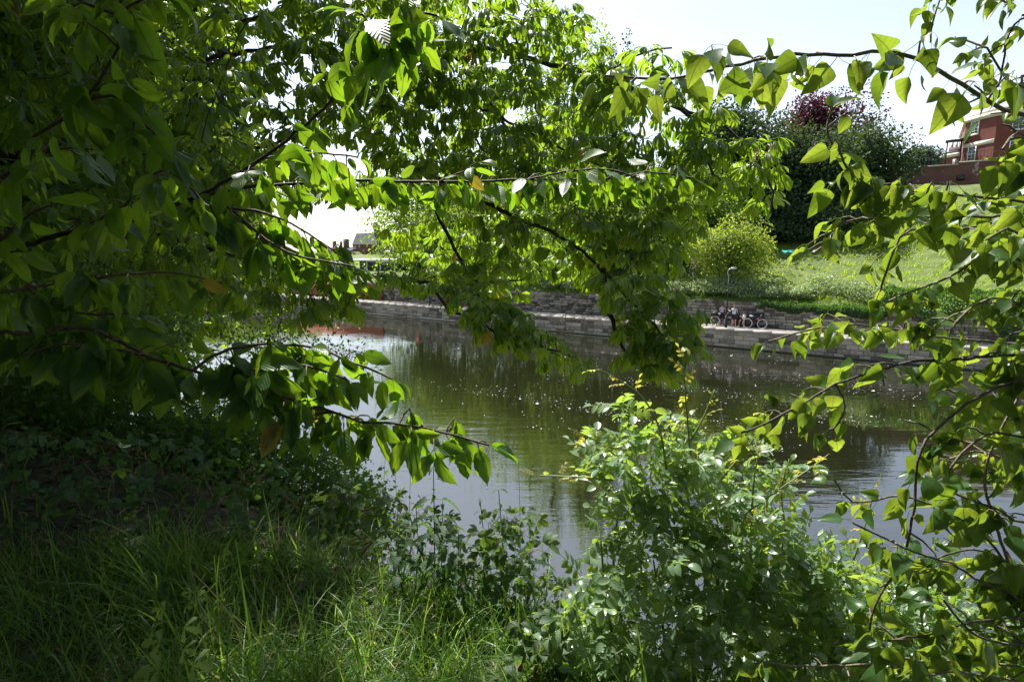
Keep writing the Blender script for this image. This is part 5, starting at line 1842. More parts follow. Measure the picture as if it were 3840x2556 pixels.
# ------------------------------------------------------------------ poplar on the right
pb = np.array([3.1, 1.7, 0.0]); pb[2] = float(near_z(pb[0], pb[1])) - 0.05
poplar = thing('young_poplar_tree', pb, 'young poplar with pointed heart-shaped leaves filling the right edge', 'tree')
a = Acc()
tkp = curve_pts([pb, pb + [-0.05, 0.05, 1.2], pb + [0.0, 0.1, 2.4], pb + [-0.05, 0.05, 4.2]], 0.2)
a.tube(tkp, np.linspace(0.06, 0.02, len(tkp)), 8)
part('trunk', a, M['poplar_bark'], poplar)
def ft2(h):
    u_, v_, d_ = proj(pb + np.array([0, 0.08, h]))
    return (float(u_), float(v_), float(d_))
PO = [
    ([ft2(2.3), (4100, 560, 1.6), (3840, 435, 1.48), (3746, 404, 1.44), (3655, 343, 1.42), (3563, 288, 1.4), (3440, 226, 1.38), (3318, 196, 1.36), (3196, 205, 1.36), (2981, 208, 1.36), (2828, 230, 1.36), (2675, 263, 1.36), (2522, 294, 1.38), (2400, 291, 1.4), (2270, 285, 1.42)], dict(r=0.011, gap=0.026, size=0.088, **{'from': 0.22})),
    ([ft2(3.0), (4000, 300, 1.9), (3840, 330, 1.8), (3740, 250, 1.8), (3700, 180, 1.8), (3620, 150, 1.85)], dict(r=0.006, gap=0.03, size=0.07, **{'from': 0.2})),
    ([ft2(3.6), (3900, -200, 2.0), (3620, -120, 2.0), (3526, 0, 2.0), (3500, 80, 2.0), (3490, 160, 2.0)], dict(r=0.005, gap=0.03, size=0.075, **{'from': 0.45})),
    ([ft2(3.2), (4000, 100, 1.9), (3860, 60, 1.9), (3780, 130, 1.9), (3740, 320, 1.9), (3600, 400, 1.95)], dict(r=0.005, gap=0.05, size=0.06, **{'from': 0.3})),
    ([ft2(3.4), (3950, -100, 1.9), (3800, 0, 1.85), (3740, -10, 1.8)], dict(r=0.005, gap=0.035, size=0.075, **{'from': 0.3})),
    ([ft2(1.9), (4100, 800, 1.7), (3840, 759, 1.62), (3624, 735, 1.6), (3440, 728, 1.58), (3318, 735, 1.58), (3195, 655, 1.58), (3147, 563, 1.58), (3104, 508, 1.58), (3107, 447, 1.58)], dict(r=0.007, gap=0.026, size=0.082, **{'from': 0.25})),
    ([ft2(1.8), (4100, 850, 1.8), (3840, 800, 1.75), (3716, 814, 1.7), (3563, 808, 1.7), (3440, 814, 1.7), (3257, 820, 1.68), (3153, 838, 1.66), (3110, 905, 1.64), (3050, 950, 1.62)], dict(r=0.007, gap=0.027, size=0.082, **{'from': 0.22})),
    ([(3440, 728, 1.58), (3350, 690, 1.6), (3280, 700, 1.62), (3230, 690, 1.6)], dict(r=0.003, gap=0.03, size=0.07)),
    ([(3840, 800, 1.75), (3600, 860, 1.75), (3420, 860, 1.75), (3355, 930, 1.75), (3324, 1020, 1.75), (3300, 1090, 1.75)], dict(r=0.004, gap=0.045, size=0.07, **{'from': 0.3})),
    ([ft2(1.5), (4100, 1150, 1.8), (3840, 980, 1.7), (3700, 960, 1.7), (3560, 1040, 1.7), (3450, 1080, 1.7), (3330, 1130, 1.7)], dict(r=0.006, gap=0.028, size=0.078, **{'from': 0.25})),
    ([ft2(1.3), (4100, 1300, 1.9), (3840, 1290, 1.9), (3500, 1260, 1.9), (3257, 1218, 1.9), (3073, 1230, 1.88), (2980, 1249, 1.86), (2880, 1280, 1.84)], dict(r=0.006, gap=0.032, size=0.072, **{'from': 0.22})),
    ([ft2(1.2), (4100, 1340, 1.75), (3840, 1330, 1.65), (3593, 1347, 1.6), (3410, 1359, 1.6), (3257, 1402, 1.58), (3134, 1440, 1.56), (3012, 1512, 1.55), (2890, 1573, 1.54), (2780, 1622, 1.54)], dict(r=0.007, gap=0.032, size=0.082, **{'from': 0.2})),
    ([(3134, 1440, 1.56), (3170, 1520, 1.56), (3140, 1590, 1.56), (3110, 1610, 1.56)], dict(r=0.0025, gap=0.045, size=0.06)),
    ([ft2(1.1), (4050, 1400, 1.6), (3840, 1420, 1.5), (3716, 1463, 1.48), (3624, 1518, 1.46), (3532, 1592, 1.44), (3453, 1683, 1.42), (3434, 1842, 1.42), (3420, 1950, 1.42), (3400, 2050, 1.42)], dict(r=0.009, gap=0.05, size=0.085, **{'from': 0.25})),
    ([(3900, 2500, 1.8), (3840, 2280, 1.75), (3783, 2128, 1.72), (3746, 1994, 1.7), (3691, 1822, 1.68), (3716, 1700, 1.66), (3780, 1560, 1.65), (3840, 1450, 1.65)], dict(r=0.006, gap=0.04, size=0.085)),
    ([ft2(0.4), (4100, 2500, 1.9), (3840, 2496, 1.85), (3563, 2477, 1.82), (3257, 2490, 1.8), (3012, 2496, 1.8), (2822, 2471, 1.8)], dict(r=0.008, gap=0.034, size=0.078, **{'from': 0.25})),
    ([ft2(0.6), (4100, 2300, 1.8), (3840, 2240, 1.7), (3680, 2180, 1.68), (3560, 2110, 1.66), (3430, 2070, 1.66), (3300, 2010, 1.66), (3200, 1960, 1.66)], dict(r=0.006, gap=0.034, size=0.08, **{'from': 0.25})),
    ([ft2(0.5), (4050, 2480, 1.6), (3840, 2420, 1.5), (3700, 2400, 1.48), (3600, 2330, 1.46), (3540, 2250, 1.46)], dict(r=0.006, gap=0.032, size=0.085, **{'from': 0.25})),
    ([(3300, 2490, 1.8), (3260, 2350, 1.78), (3300, 2230, 1.76), (3400, 2100, 1.74)], dict(r=0.004, gap=0.035, size=0.08)),
    ([(3784, 2128, 1.72), (3700, 2020, 1.72), (3560, 1920, 1.75), (3380, 1860, 1.78), (3200, 1880, 1.8), (3130, 1800, 1.8)], dict(r=0.004, gap=0.05, size=0.065)),
    ([ft2(0.8), (4100, 1900, 1.8), (3840, 1800, 1.75), (3760, 1720, 1.74), (3660, 1690, 1.72), (3560, 1720, 1.7)], dict(r=0.005, gap=0.03, size=0.08, **{'from': 0.25})),
    ([ft2(1.4), (4100, 1250, 1.7), (3840, 1150, 1.6), (3720, 1120, 1.58), (3620, 1170, 1.56), (3560, 1250, 1.55)], dict(r=0.005, gap=0.028, size=0.08, **{'from': 0.25})),
    ([ft2(1.0), (4100, 1650, 1.9), (3840, 1580, 1.85), (3700, 1560, 1.85), (3600, 1480, 1.85), (3480, 1440, 1.85)], dict(r=0.005, gap=0.028, size=0.075, **{'from': 0.25})),
    ([ft2(1.7), (4100, 950, 1.6), (3880, 900, 1.5), (3780, 860, 1.45), (3700, 900, 1.42)], dict(r=0.005, gap=0.035, size=0.09, **{'from': 0.25})),
    ([ft2(2.1), (4100, 650, 1.5), (3900, 560, 1.35), (3820, 500, 1.3), (3760, 560, 1.28)], dict(r=0.005, gap=0.035, size=0.09, **{'from': 0.3})),
    ([ft2(0.9), (4100, 2000, 1.7), (3840, 1960, 1.6), (3720, 1900, 1.58), (3600, 1860, 1.58), (3500, 1800, 1.58)], dict(r=0.005, gap=0.034, size=0.08, **{'from': 0.25})),
]
PO += [
    ([ft2(0.5), (4050, 2350, 1.7), (3840, 2320, 1.6), (3650, 2330, 1.55), (3480, 2380, 1.52), (3330, 2400, 1.5)], dict(r=0.005, gap=0.03, size=0.08, **{'from': 0.25})),
    ([ft2(0.3), (4050, 2600, 1.6), (3840, 2560, 1.5), (3600, 2520, 1.45), (3420, 2540, 1.42)], dict(r=0.005, gap=0.03, size=0.08, **{'from': 0.25})),
    ([ft2(0.7), (4050, 2150, 1.9), (3840, 2120, 1.85), (3640, 2060, 1.82), (3450, 2120, 1.8), (3300, 2200, 1.8)], dict(r=0.005, gap=0.034, size=0.075, **{'from': 0.25})),
    ([ft2(1.05), (4050, 1560, 1.5), (3840, 1640, 1.4), (3740, 1620, 1.38), (3640, 1660, 1.36), (3560, 1760, 1.35)], dict(r=0.005, gap=0.036, size=0.09, **{'from': 0.3})),
]
leafy_branches(poplar, pb, PO, 'poplar', M['poplar'], M['poplar_bark'], 0.085, 0.03, 0.8, 0.2, 300, name='branch', face=0.5, gmul=0.66, smul=1.2, gaps=[
    [(3560, 540), (3640, 500), (3690, 430), (3760, 445), (3840, 475), (3840, 490), (3770, 560), (3700, 600), (3640, 650), (3330, 680), (3330, 620)],
    [(3230, 400), (3480, 420), (3560, 540), (3400, 640), (3300, 480)],
    [(2860, 960), (3230, 970), (3150, 1120), (2860, 1160)], [(2640, 1100), (2960, 1110), (2940, 1245), (2640, 1240)],
    [(2650, 1330), (2960, 1360), (3000, 1440), (2780, 1540), (2640, 1480)], [(3180, 1480), (3420, 1460), (3400, 1700), (3150, 1700)]])


# ================================================================== dog rose, brambles, nettles
def shrub(name, base, label, cat, zones, tpl, mat, stem_mat, size, per, limit, seeds, stem_r=0.004, spread=0.07, up=1.1, name_leaf='leaf'):
    root = thing(name, base, label, cat)
    tg_ = []
    for poly_, n_, d0, d1 in zones:
        q = sample_poly(poly_, n_)
        dd = d0 + (d1 - d0) * rng.random(n_)
        tg_ += [P(q[i, 0], q[i, 1], dd[i]) for i in range(n_)]
    tg_ = np.array(tg_)
    a = Acc()
    stems = []
    for s_ in seeds:
        c = curve_pts([np.array(q) for q in s_], 0.06)
        a.tube(c, np.linspace(stem_r * 2.2, stem_r, len(c)), 6)
        stems.append(c)
    tang_ = nearest_join(np.concatenate(stems), None, tg_, a, 0.15, 0.06, stem_r * 0.35, stem_r * 1.2)
    part('stems', a, stem_mat, root)
    Ds, Ns, Ts, Ss = [], [], [], []
    for i, t_ in enumerate(tg_):
        tv = tang_.get(i, np.array([0, 0, 1.0]))
        for j in range(per):
            Ds.append(norm(rdir(1)[0] + 0.4 * tv + [0, 0, 0.15])); Ns.append(norm(np.array([0, -0.1, up]) + 0.5 * rng.normal(size=3)))
            Ts.append(t_ - tv * spread * j / per + rng.normal(size=3) * 0.006); Ss.append(size * random.uniform(0.6, 1.15))
    Ds, Ns, Ts, Ss = map(np.array, (Ds, Ns, Ts, Ss))
    leaves_to(root, np.asarray(base), tpl, mat, frames(Ds, Ns, Ss), Ts, limit, name=name_leaf)
    return root, tg_


def gz(x, y):
    return np.array([x, y, float(near_z(x, y))])


rbp = gz(0.75, 2.35)
rose_seeds = []
for (u1, v1, d1) in ((2350, 1750, 2.3), (2550, 1650, 2.4), (2750, 1800, 2.3), (2950, 1950, 2.3), (3150, 2100, 2.4), (2250, 2000, 2.2), (2450, 2100, 2.3), (2700, 2150, 2.1), (2300, 2350, 2.2), (3350, 2200, 2.5), (3000, 2300, 2.2), (3500, 2300, 2.4)):
    e = P(u1, v1, d1)
    b0 = gz(e[0] * 0.8 + rbp[0] * 0.2, max(1.9, e[1] * 0.9))
    rose_seeds.append([b0, (b0 + e) / 2 + np.array([random.uniform(-.1, .1), 0, 0.05]), e])
rose, rtg = shrub('dog_rose_bush', rbp, 'dense dog rose bush with small leaflets at the bottom right', 'bush', [
    ([(2200, 1680), (2420, 1600), (2650, 1680), (2750, 1850), (2700, 2100), (2300, 2150), (2230, 1900)], 130, 2.0, 2.4),
    ([(2200, 2100), (2800, 2050), (2900, 2556), (2850, 2700), (2150, 2700), (2100, 2400)], 215, 1.85, 2.35),
    ([(2700, 1850), (3000, 1950), (3200, 2100), (3250, 2450), (2850, 2500), (2700, 2200)], 175, 2.0, 2.5),
    ([(2950, 2100), (3300, 2080), (3650, 2250), (3900, 2400), (3900, 2650), (2850, 2700)], 270, 2.1, 2.7),
    ([(2250, 1500), (2700, 1550), (3000, 1750), (2900, 1850), (2500, 1680)], 30, 2.1, 2.5),
    ([(2050, 2350), (2250, 2300), (2300, 2600), (2000, 2650)], 40, 2.0, 2.5),
], 'rose', M['rose'], M['stem'], 0.125, 2, 300, rose_seeds, 0.0035)
# yellow young shoots standing above the bush
shoots = [[(2500, 1760, 2.1), (2470, 1600, 2.1), (2400, 1480, 2.1), (2280, 1400, 2.1), (2240, 1385, 2.1)], [(2600, 1850, 2.1), (2580, 1600, 2.1), (2570, 1480, 2.1), (2560, 1300, 2.12)],
          [(2590, 1650, 2.1), (2640, 1560, 2.1), (2680, 1460, 2.1)], [(2350, 1750, 2.15), (2250, 1660, 2.15), (2130, 1605, 2.15)], [(2700, 1800, 2.1), (2800, 1680, 2.1), (2900, 1540, 2.1)],
          [(2820, 1900, 2.15), (2830, 1780, 2.15), (2860, 1620, 2.15)], [(2950, 2000, 2.2), (2930, 1850, 2.2), (2960, 1720, 2.2)], [(2300, 1800, 2.15), (2200, 1790, 2.15), (2010, 1780, 2.2)],
          [(3200, 2100, 2.3), (3250, 1950, 2.3), (3280, 1830, 2.3)], [(2550, 2100, 2.2), (2900, 1850, 2.1), (3060, 1740, 2.1), (3110, 1700, 2.1)]]
Ds, Ns, Ts, Ss = [], [], [], []
for sh_ in shoots:
    c = curve_pts([P(*q) for q in sh_], 0.02)
    a = Acc(); a.tube(c, np.linspace(0.0045, 0.0018, len(c)), 6); part('shoot', a, M['stem'], rose)
    for i in range(int(len(c) * 0.3), len(c), 2):
        Ds.append(norm(rdir(1)[0] + [0, 0, 0.3])); Ns.append(norm(np.array([0, 0, 1]) + 0.4 * rng.normal(size=3))); Ts.append(c[i]); Ss.append(random.uniform(0.03, 0.06))
Ds, Ns, Ts, Ss = map(np.array, (Ds, Ns, Ts, Ss))
leaves_to(rose, rbp, 'rose', M['rose_young'], frames(Ds, Ns, Ss), Ts, 120, name='young_leaf')

# brambles
def bramble(name, bx, by, label, zones, per=2, limit=120, size=0.055, mat='bramble', tpl='three'):
    b = gz(bx, by)
    seeds = []
    for poly_, n_, d0, d1 in zones:
        for k in range(5):
            q = sample_poly(poly_, 1)[0]
            e = P(q[0], q[1], (d0 + d1) / 2)
            g = gz(e[0] + random.uniform(-.15, .15), e[1] + random.uniform(-.1, .1))
            if e[2] < g[2]:
                e[2] = g[2] + 0.2
            seeds.append([g, (g + e) / 2 + np.array([random.uniform(-.08, .08), 0, 0.08]), e])
    return shrub(name, b, label, 'bramble', zones, tpl, M[mat], M['red_stem'], size, per, limit, seeds, 0.003)


bramble('bramble_bush', -0.1, 2.7, 'dark bramble with three-part leaves between the nettles and the rose bush',
        [([(1750, 1980), (2000, 1900), (2060, 2050), (2150, 2150), (2180, 2350), (1950, 2380), (1700, 2250)], 110, 2.4, 3.0)])
bramble('bramble_bush', 0.15, 2.0, 'pale sunlit bramble leaves at the foot of the rose bush',
        [([(1920, 2330), (2130, 2290), (2200, 2420), (2150, 2600), (1950, 2600), (1930, 2450)], 46, 1.9, 2.2)], size=0.06)
bramble('bramble_bush', -0.9, 3.4, 'shaded bramble thicket left of the nettles on the bank',
        [([(1150, 1850), (1400, 1800), (1700, 1950), (1750, 2250), (1400, 2300), (1150, 2150)], 170, 2.8, 3.8)], size=0.06)

# nettles
def nettle(u, vtop, d, label):
    e = P(u, vtop, d)
    g = gz(e[0] + random.uniform(-.05, .05), e[1])
    root = thing('nettle', g, label, 'nettle')
    c = curve_pts([g, (g + e) / 2 + rng.normal(size=3) * 0.01, e], 0.03)
    a = Acc(); a.tube(c, np.linspace(0.004, 0.0018, len(c)), 6); part('stem', a, M['red_stem'], root)
    Ds, Ns, Ts, Ss = [], [], [], []
    h = np.linalg.norm(e - g)
    m = max(4, int(h / 0.055))
    for i in range(m):
        f = 0.25 + 0.75 * i / (m - 1)
        p = c[int(f * (len(c) - 1))]
        az = (i % 2) * math.pi / 2 + random.uniform(-.3, .3)
        for s in (0, math.pi):
            Ds.append(norm([math.cos(az + s), math.sin(az + s), random.uniform(-0.5, 0.3)])); Ns.append(np.array([0, 0, 1.0]) + 0.2 * rng.normal(size=3)); Ts.append(p)
            Ss.append((0.105 if f < 0.85 else 0.04) * random.uniform(0.75, 1.15))
    Ds, Ns, Ts, Ss = map(np.array, (Ds, Ns, Ts, Ss))
    leaves_to(root, g, 'nettle', M['nettle'], frames(Ds, Ns, Ss), Ts, 60)


for u_, vt, d_, lb in ((1625, 1745, 2.5, 'tallest nettle, its tip just below the cherry leaves'), (1660, 1880, 2.6, 'nettle right behind the tallest nettle'),
                       (1560, 1890, 2.7, 'nettle left of the tallest nettle'), (1870, 1835, 2.6, 'nettle with its tip against the sky reflection, right group'),
                       (1800, 1870, 2.7, 'nettle left in the right group'), (1890, 1930, 2.5, 'lower nettle at the right of the right group'),
                       (1720, 1980, 2.4, 'short nettle between the two nettle groups'), (1500, 1960, 2.6, 'short nettle at the left of the nettle patch'),
                       (1990, 1990, 2.6, 'thin nettle beside the bramble, rightmost')):
    nettle(u_, vt, d_, lb)

# wood avens in the sun, bottom left
av = P(660, 2600, 1.95)
ag = gz(av[0], av[1])
avens = thing('wood_avens', ag, 'sunlit pale green herb with lobed leaves standing in the grass', 'herb')
top_ = P(745, 2200, 1.9)
c = curve_pts([ag, P(650, 2450, 1.92), P(690, 2300, 1.9), top_], 0.02)
a = Acc(); a.tube(c, np.linspace(0.003, 0.0012, len(c)), 6); part('stem', a, M['stem'], avens)
Ds, Ns, Ts, Ss = [], [], [], []
for (u_, v_, dx_, s_) in ((650, 2280, -1, .045), (690, 2270, 0.4, .03), (660, 2350, 1, .06), (650, 2400, -1, .065), (670, 2430, 0.5, .055), (690, 2480, 0.8, .075), (650, 2500, -0.8, .07), (600, 2550, -1, .07), (720, 2240, 0.8, .035), (738, 2215, -0.3, .03), (600, 2520, -0.5, .05), (740, 2210, 0.5, .025)):
    Ds.append(norm([dx_, -0.3, 0.15])); Ns.append(norm([0, -0.7, 0.9])); Ts.append(P(u_, v_, 1.9)); Ss.append(s_)
leaves_to(avens, ag, 'lobed', M['avens'], frames(np.array(Ds), np.array(Ns), np.array(Ss)), np.array(Ts), 60)


# ------------------------------------------------------------------ grass of the near bank
def grass():
    acc = Acc()
    def put(N, xr, yr, lmin, lmax, wid, keepf=None):
        x = rng.uniform(*xr, N); y = rng.uniform(*yr, N)
        n = x * EN[0] + y * EN[1]
        keep = (n < 2.15) & (n > -1.5)
        cl = 0.5 + 0.5 * fnoise(x, y, 3.1, 0.4)
        keep &= rng.random(N) < 0.25 + 0.75 * cl
        if keepf is not None:
            keep &= keepf(x, y)
        x, y, cl = x[keep], y[keep], cl[keep]
        N = len(x)
        z = near_z(x, y) - 0.01
        pts = np.stack([x, y, z], 1)
        lean = rng.normal(size=(N, 3)) * [0.32, 0.32, 0]
        D = norm(np.array([0, 0, 1.0]) + lean)
        S = (lmin + (lmax - lmin) * rng.random(N) ** 1.6) * (0.7 + 0.5 * cl)
        for k, (cu, w) in enumerate(((0.3, 1.0), (0.9, 1.1), (1.6, 0.9), (2.3, 1.2))):
            tpl = blade(1.0, wid * w, 6, lambda s: (1 - s ** 2.2) * (0.6 + 0.4 * min(1, s * 5)), 0.35, 0.0, cu)
            q = slice(k, None, 4)
            acc.batch(tpl, frames(D[q], norm(np.stack([lean[q, 0], lean[q, 1], np.zeros(len(lean[q]))], 1) + 0.3 * rdir(len(lean[q]))) * -1, S[q]), pts[q])
    put(36000, (-2.8, 1.2), (1.25, 2.8), 0.10, 0.36, 0.012)
    put(1300, (-2.6, 0.5), (1.4, 2.6), 0.30, 0.52, 0.010)
    put(2200, (-5.5, -0.3), (2.5, 5.5), 0.12, 0.34, 0.013)
    tag(part('grass', acc, M['grass']), 'long green grass at the bottom of the picture, sunlit in the middle', 'grass', kind='stuff')


grass()
# flowering grass stems and reeds
def grass_stem(u, v, d, label, leaves=3, head=True):
    e = P(u, v, d)
    g = gz(e[0] + random.uniform(-.12, .05), e[1] + random.uniform(-.05, .05))
    root = thing('grass_stem', g, label, 'grass stem', 'tall grass stems')
    c = curve_pts([g, (g + e) / 2 + rng.normal(size=3) * 0.012, e], 0.03)
    a = Acc(); a.tube(c, np.linspace(0.0022, 0.001, len(c)), 5); part('stalk', a, M['grass'], root)
    if head:
        a = Acc()
        for i in range(16):
            f = 0.78 + 0.22 * i / 15
            p = c[min(len(c) - 1, int(f * (len(c) - 1)))] + (e - g) * 0.22 * ((f * (len(c) - 1)) % 1) / len(c)
            a.batch(TPL['small'][0], frames(norm(np.array([[(-1) ** i * 0.5, 0, 1.0]])), rdir(1), np.array([0.016])), p[None])
        part('seed_head', a, M['grass'], root)
    for k in range(leaves):
        p = c[int((0.25 + 0.5 * k / max(1, leaves)) * (len(c) - 1))]
        a = Acc()
        tpl = blade(1.0, 0.016, 6, lambda s: 1 - s ** 2, 0.3, 0.2, 1.7)
        a.batch(tpl, frames(norm(rdir(1) * [0.5, 0.5, 0] + [0, 0, 1]), norm(rdir(1)), np.array([random.uniform(0.15, 0.3)])), p[None])
        part('blade', a, M['grass'], root)


for u_, v_, d_, lb in ((1445, 1705, 2.9, 'reed-like stem leaning over the water, leftmost of three'), (1480, 1750, 2.9, 'reed-like stem over the water, middle of three'),
                       (1540, 1770, 2.8, 'reed-like stem over the water, rightmost of three'), (1945, 1730, 2.7, 'thin bare stem slanting over the pale water'),
                       (590, 1940, 2.4, 'tall seeding grass stem left of centre in the shade'), (372, 2080, 2.1, 'upright seeding grass spike in the left grass'),
                       (425, 2015, 2.1, 'slanting seeding grass spike beside the upright one'), (205, 2210, 2.0, 'grass stem with brown tip near the left edge'),
                       (840, 2230, 2.0, 'bright grass stem right of the sunlit herb'), (1365, 2210, 2.0, 'seeding grass spike in front of the nettles'),
                       (1160, 2250, 2.0, 'grass spike in the middle of the lawn edge'), (1320, 2330, 1.9, 'short grass spike right of the middle one')):
    grass_stem(u_, v_, d_, lb, 3 if v_ > 1800 or u_ < 1600 else 0, v_ > 1900)

# leaf litter and dark undergrowth on the left of the bank
N_ = 3500
x = rng.uniform(-6.5, 0.2, N_); y = rng.uniform(2.2, 7.0, N_)
n = x * EN[0] + y * EN[1]
k = (n < 4.5) & (n > 0.8)
x, y = x[k], y[k]
pts = np.stack([x, y, near_z(x, y) + 0.015], 1)
a = Acc(); a.batch(TPL['small'][0], frames(norm(rdir(len(x)) * [1, 1, 0.2]), norm(np.array([0, 0, 1.0]) + 0.4 * rdir(len(x))), 0.04 + 0.05 * rng.random(len(x))), pts)
tag(part('leaf_litter', a, M['litter']), 'brown dead leaves scattered over the shaded bank', 'leaf litter', kind='stuff')
for (u_, v_, d_, lb) in ((690, 2115, 2.75, 'pale dry leaf caught by the sun on the dark bank, largest'), (640, 2145, 2.7, 'pale dry leaf left of the largest one'), (612, 2190, 2.6, 'small pale dry leaf below the others')):
    p = P(u_, v_, d_)
    p[2] = float(near_z(p[0], p[1])) + 0.04
    o = thing('dry_leaf', p, lb, 'leaf', 'pale dry leaves')
    a = Acc()
    t3 = blade(0.07, 0.03, 5, p_ell, 0.4, -0.2, 0.9)
    a.add(t3[0] @ np.array([[1, 0, 0], [0, 0.6, 0.8], [0, -0.8, 0.6]]).T, t3[1], t3[2])
    part('leaf_blade', a, M['litterwhite'], o, True, True)

bramble('ivy_undergrowth', -2.2, 4.0, 'dark tangle of bramble and ivy on the shaded left bank',
        [([(-100, 1600), (600, 1650), (1100, 1750), (1200, 2000), (700, 2150), (-100, 2250)], 480, 2.8, 4.8)], per=2, limit=300, size=0.065, mat='nettle')
# hawthorn thicket, silhouetted against the water
def thicket(name, bx, by, label, zones, N, mat, size, seedn=8, per=14, cat='bush', rad=0.22):
    b = gz(bx, by)
    root = thing(name, b, label, cat)
    tg_ = []
    for poly_, n_, d0, d1 in zones:
        q = sample_poly(poly_, n_)
        dd = d0 + (d1 - d0) * rng.random(n_)
        tg_ += [P(q[i, 0], q[i, 1], dd[i]) for i in range(n_)]
    tg_ = np.array(tg_)
    g_ = near_z(tg_[:, 0], tg_[:, 1])
    tg_[:, 2] = np.maximum(tg_[:, 2], g_ + 0.05)
    a = Acc()
    st = []
    for k in range(seedn):
        e = tg_[random.randrange(len(tg_))]
        g = gz((b[0] * 0.6 + e[0] * 0.4) + random.uniform(-.3, .3), (b[1] * 0.6 + e[1] * 0.4) + random.uniform(-.3, .3))
        c = curve_pts([g, (g + e) / 2 + np.array([0, 0, 0.25]), e], 0.12)
        a.tube(c, np.linspace(0.02, 0.006, len(c)), 6)
        st.append(c)
    nearest_join(np.concatenate(st), None, tg_, a, 0.1, 0.12, 0.0025, 0.004)
    part('stems', a, M['bark'], root)
    per = int(per * 1.6)
    pts = np.repeat(tg_, per, axis=0) + rng.normal(size=(len(tg_) * per, 3)) * rad * 0.5
    n_ = len(pts)
    leaves_to(root, b, 'small', mat, frames(norm(rdir(n_) + [0, 0, -0.2]), norm(rdir(n_) + [0, 0, 0.8]), size * (0.6 + 0.8 * rng.random(n_))), pts, 150)
    return root


thicket('hawthorn_bush', -2.6, 7.2, 'dark small-leaved thorn bush at the water edge, left of the nettles',
        [([(650, 1560), (1000, 1600), (1200, 1680), (1400, 1820), (1480, 1980), (1300, 2100), (700, 1950)], 900, 5.0, 7.4), ([(250, 1500), (900, 1620), (1000, 1900), (250, 1900)], 500, 4.5, 6.5)], 0, M['hawthorn'], 0.06)
thicket('hawthorn_bush', -4.0, 7.6, 'twiggy thorn bush silhouetted on bright water under the low cherry bough',
        [([(350, 1420), (800, 1380), (1120, 1500), (1050, 1640), (600, 1700), (300, 1650)], 300, 6.0, 8.5), ([(880, 1230), (1150, 1260), (1400, 1330), (1390, 1370), (1000, 1330), (830, 1290)], 45, 6.5, 7.5),
         ([(900, 1040), (1280, 1080), (1330, 1200), (1100, 1230), (900, 1180)], 60, 6.5, 8.0)], 0, M['hawthorn'], 0.045)
thicket('elder_bush', -6.8, 8.2, 'dark shrub behind the cherry leaves at the far left',
        [([(-200, 1150), (500, 1150), (750, 1300), (600, 1500), (-200, 1650)], 460, 4.5, 9.0), ([(-200, 600), (500, 600), (900, 900), (850, 1250), (-200, 1250)], 420, 8.5, 11.0)], 0, M['hawthorn'], 0.085)


# trees further along the near bank, seen as light through the leaves
def bank_tree(name, t, n, h, rad, mat, label, N, leaf, seed):
    p = W(t, n)
    p[2] = float(near_z(p[0], p[1])) - 0.1
    far_tree(name, p, p[2] + h, rad, mat, label, 'tree', N, leaf, seed, low=0.08)


bank_tree('riverside_tree', 17, 5.2, 10, 3.2, M['green_tree'], 'green tree further down the near bank behind the chestnut', 5000, 0.26, 31)
bank_tree('riverside_tree', 25, 4.5, 12, 4.0, M['light_tree'], 'sunlit tree far down the near bank at the left edge', 5000, 0.3, 32)
bank_tree('riverside_tree', 20, -1.0, 14, 4.5, M['green_tree'], 'tall tree on top of the near bank at the far left', 5000, 0.32, 33)
bank_tree('riverside_tree', 11, -3.5, 13, 4.2, M['dark_tree'], 'dark tree added out of view left of the cherry for shade', 5000, 0.32, 34)  # added for shade, stands out of frame beside the camera
bank_tree('riverside_tree', 3.0, -7.5, 13, 4.6, M['dark_tree'], 'unseen dark tree added behind the photographer on the left for shade', 5000, 0.34, 35)  # added behind the camera to cut skylight on the bank

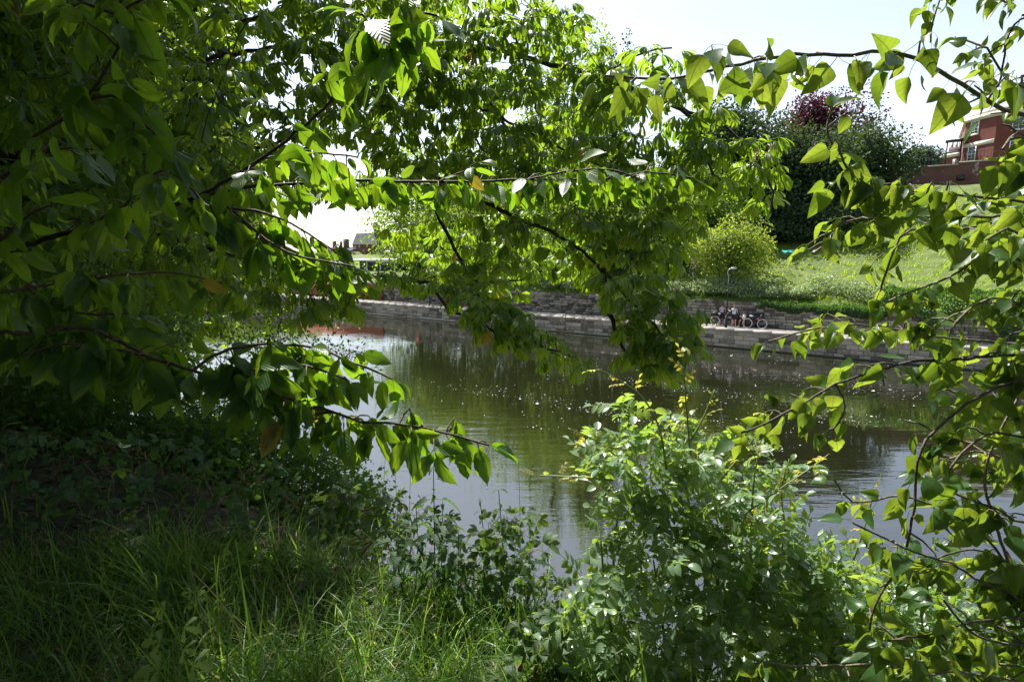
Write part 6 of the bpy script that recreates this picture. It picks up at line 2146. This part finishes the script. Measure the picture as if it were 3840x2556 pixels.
bank_tree('riverside_tree', -2.6, -4.8, 14, 4.6, M['dark_tree'], 'unseen dark tree added behind the photographer on the right for shade', 5000, 0.34, 36)  # another added tree, blocks the sky from the back
bank_tree('riverside_tree', 7.5, -8.5, 15, 5.0, M['dark_tree'], 'unseen tall tree added behind the cherry to block skylight', 5000, 0.36, 37)  # out of view, put in to darken the bank from behind
bank_tree('riverside_tree', 13.5, 3.2, 11, 3.4, M['green_tree'], 'dense green tree beside the chestnut trunk on the near bank', 9000, 0.24, 38)

tt_, nn2 = tn(np.array([-10.0, 12.3]))
bank_tree('tall_shade_tree', tt_, nn2, 22.0, 3.3, M['dark_tree'], 'tall dark tree added behind the chestnut to block the sun', 16000, 0.42, 39)  # added to keep direct sun off the left foreground

tt_, nn2 = tn(np.array([6.5, -3.0]))
bank_tree('riverside_tree', tt_, nn2, 12.0, 4.0, M['dark_tree'], 'unseen dark tree added right behind the photographer to block skylight', 6000, 0.34, 40)  # unseen, added to close the open sky at right rear

# big unseen tree, added so its boughs darken the foreground from above
ob = gz(0.6, -4.6)
overhead_tree = thing('overhead_shade_tree', ob, 'large unseen tree added behind the photographer, boughs overhead for shade', 'tree')
a = Acc()
c = curve_pts([ob, ob + [0, 0.1, 2.5], ob + [-0.2, 0.4, 5.0], ob + [0, 0.8, 8.0]], 0.3)
a.tube(c, np.linspace(0.3, 0.1, len(c)), 9)
for k in range(9):
    e = np.array([random.uniform(-3.5, 3.5), random.uniform(-4.0, 0.8), random.uniform(10.2, 12.2)])
    q0 = c[int(len(c) * random.uniform(0.5, 0.95))]
    a.tube(curve_pts([q0, (q0 + e) / 2 + [0, 0, 0.5], e], 0.3), 0.05, 6)
part('trunk', a, M['bark'], overhead_tree)
N_ = 14000
q = rdir(N_) * rng.random((N_, 1)) ** 0.4
a = Acc()
a.batch(TPL['clump'][0], frames(norm(rdir(N_)), norm(rdir(N_) + [0, 0, 1.0]), 0.2 + 0.1 * rng.random(N_)), np.array([0.0, -2.3, 11.6]) + q * np.array([5.0, 3.6, 2.2]))
tag(part('crown', a, M['dark_tree'], overhead_tree), kind='stuff')
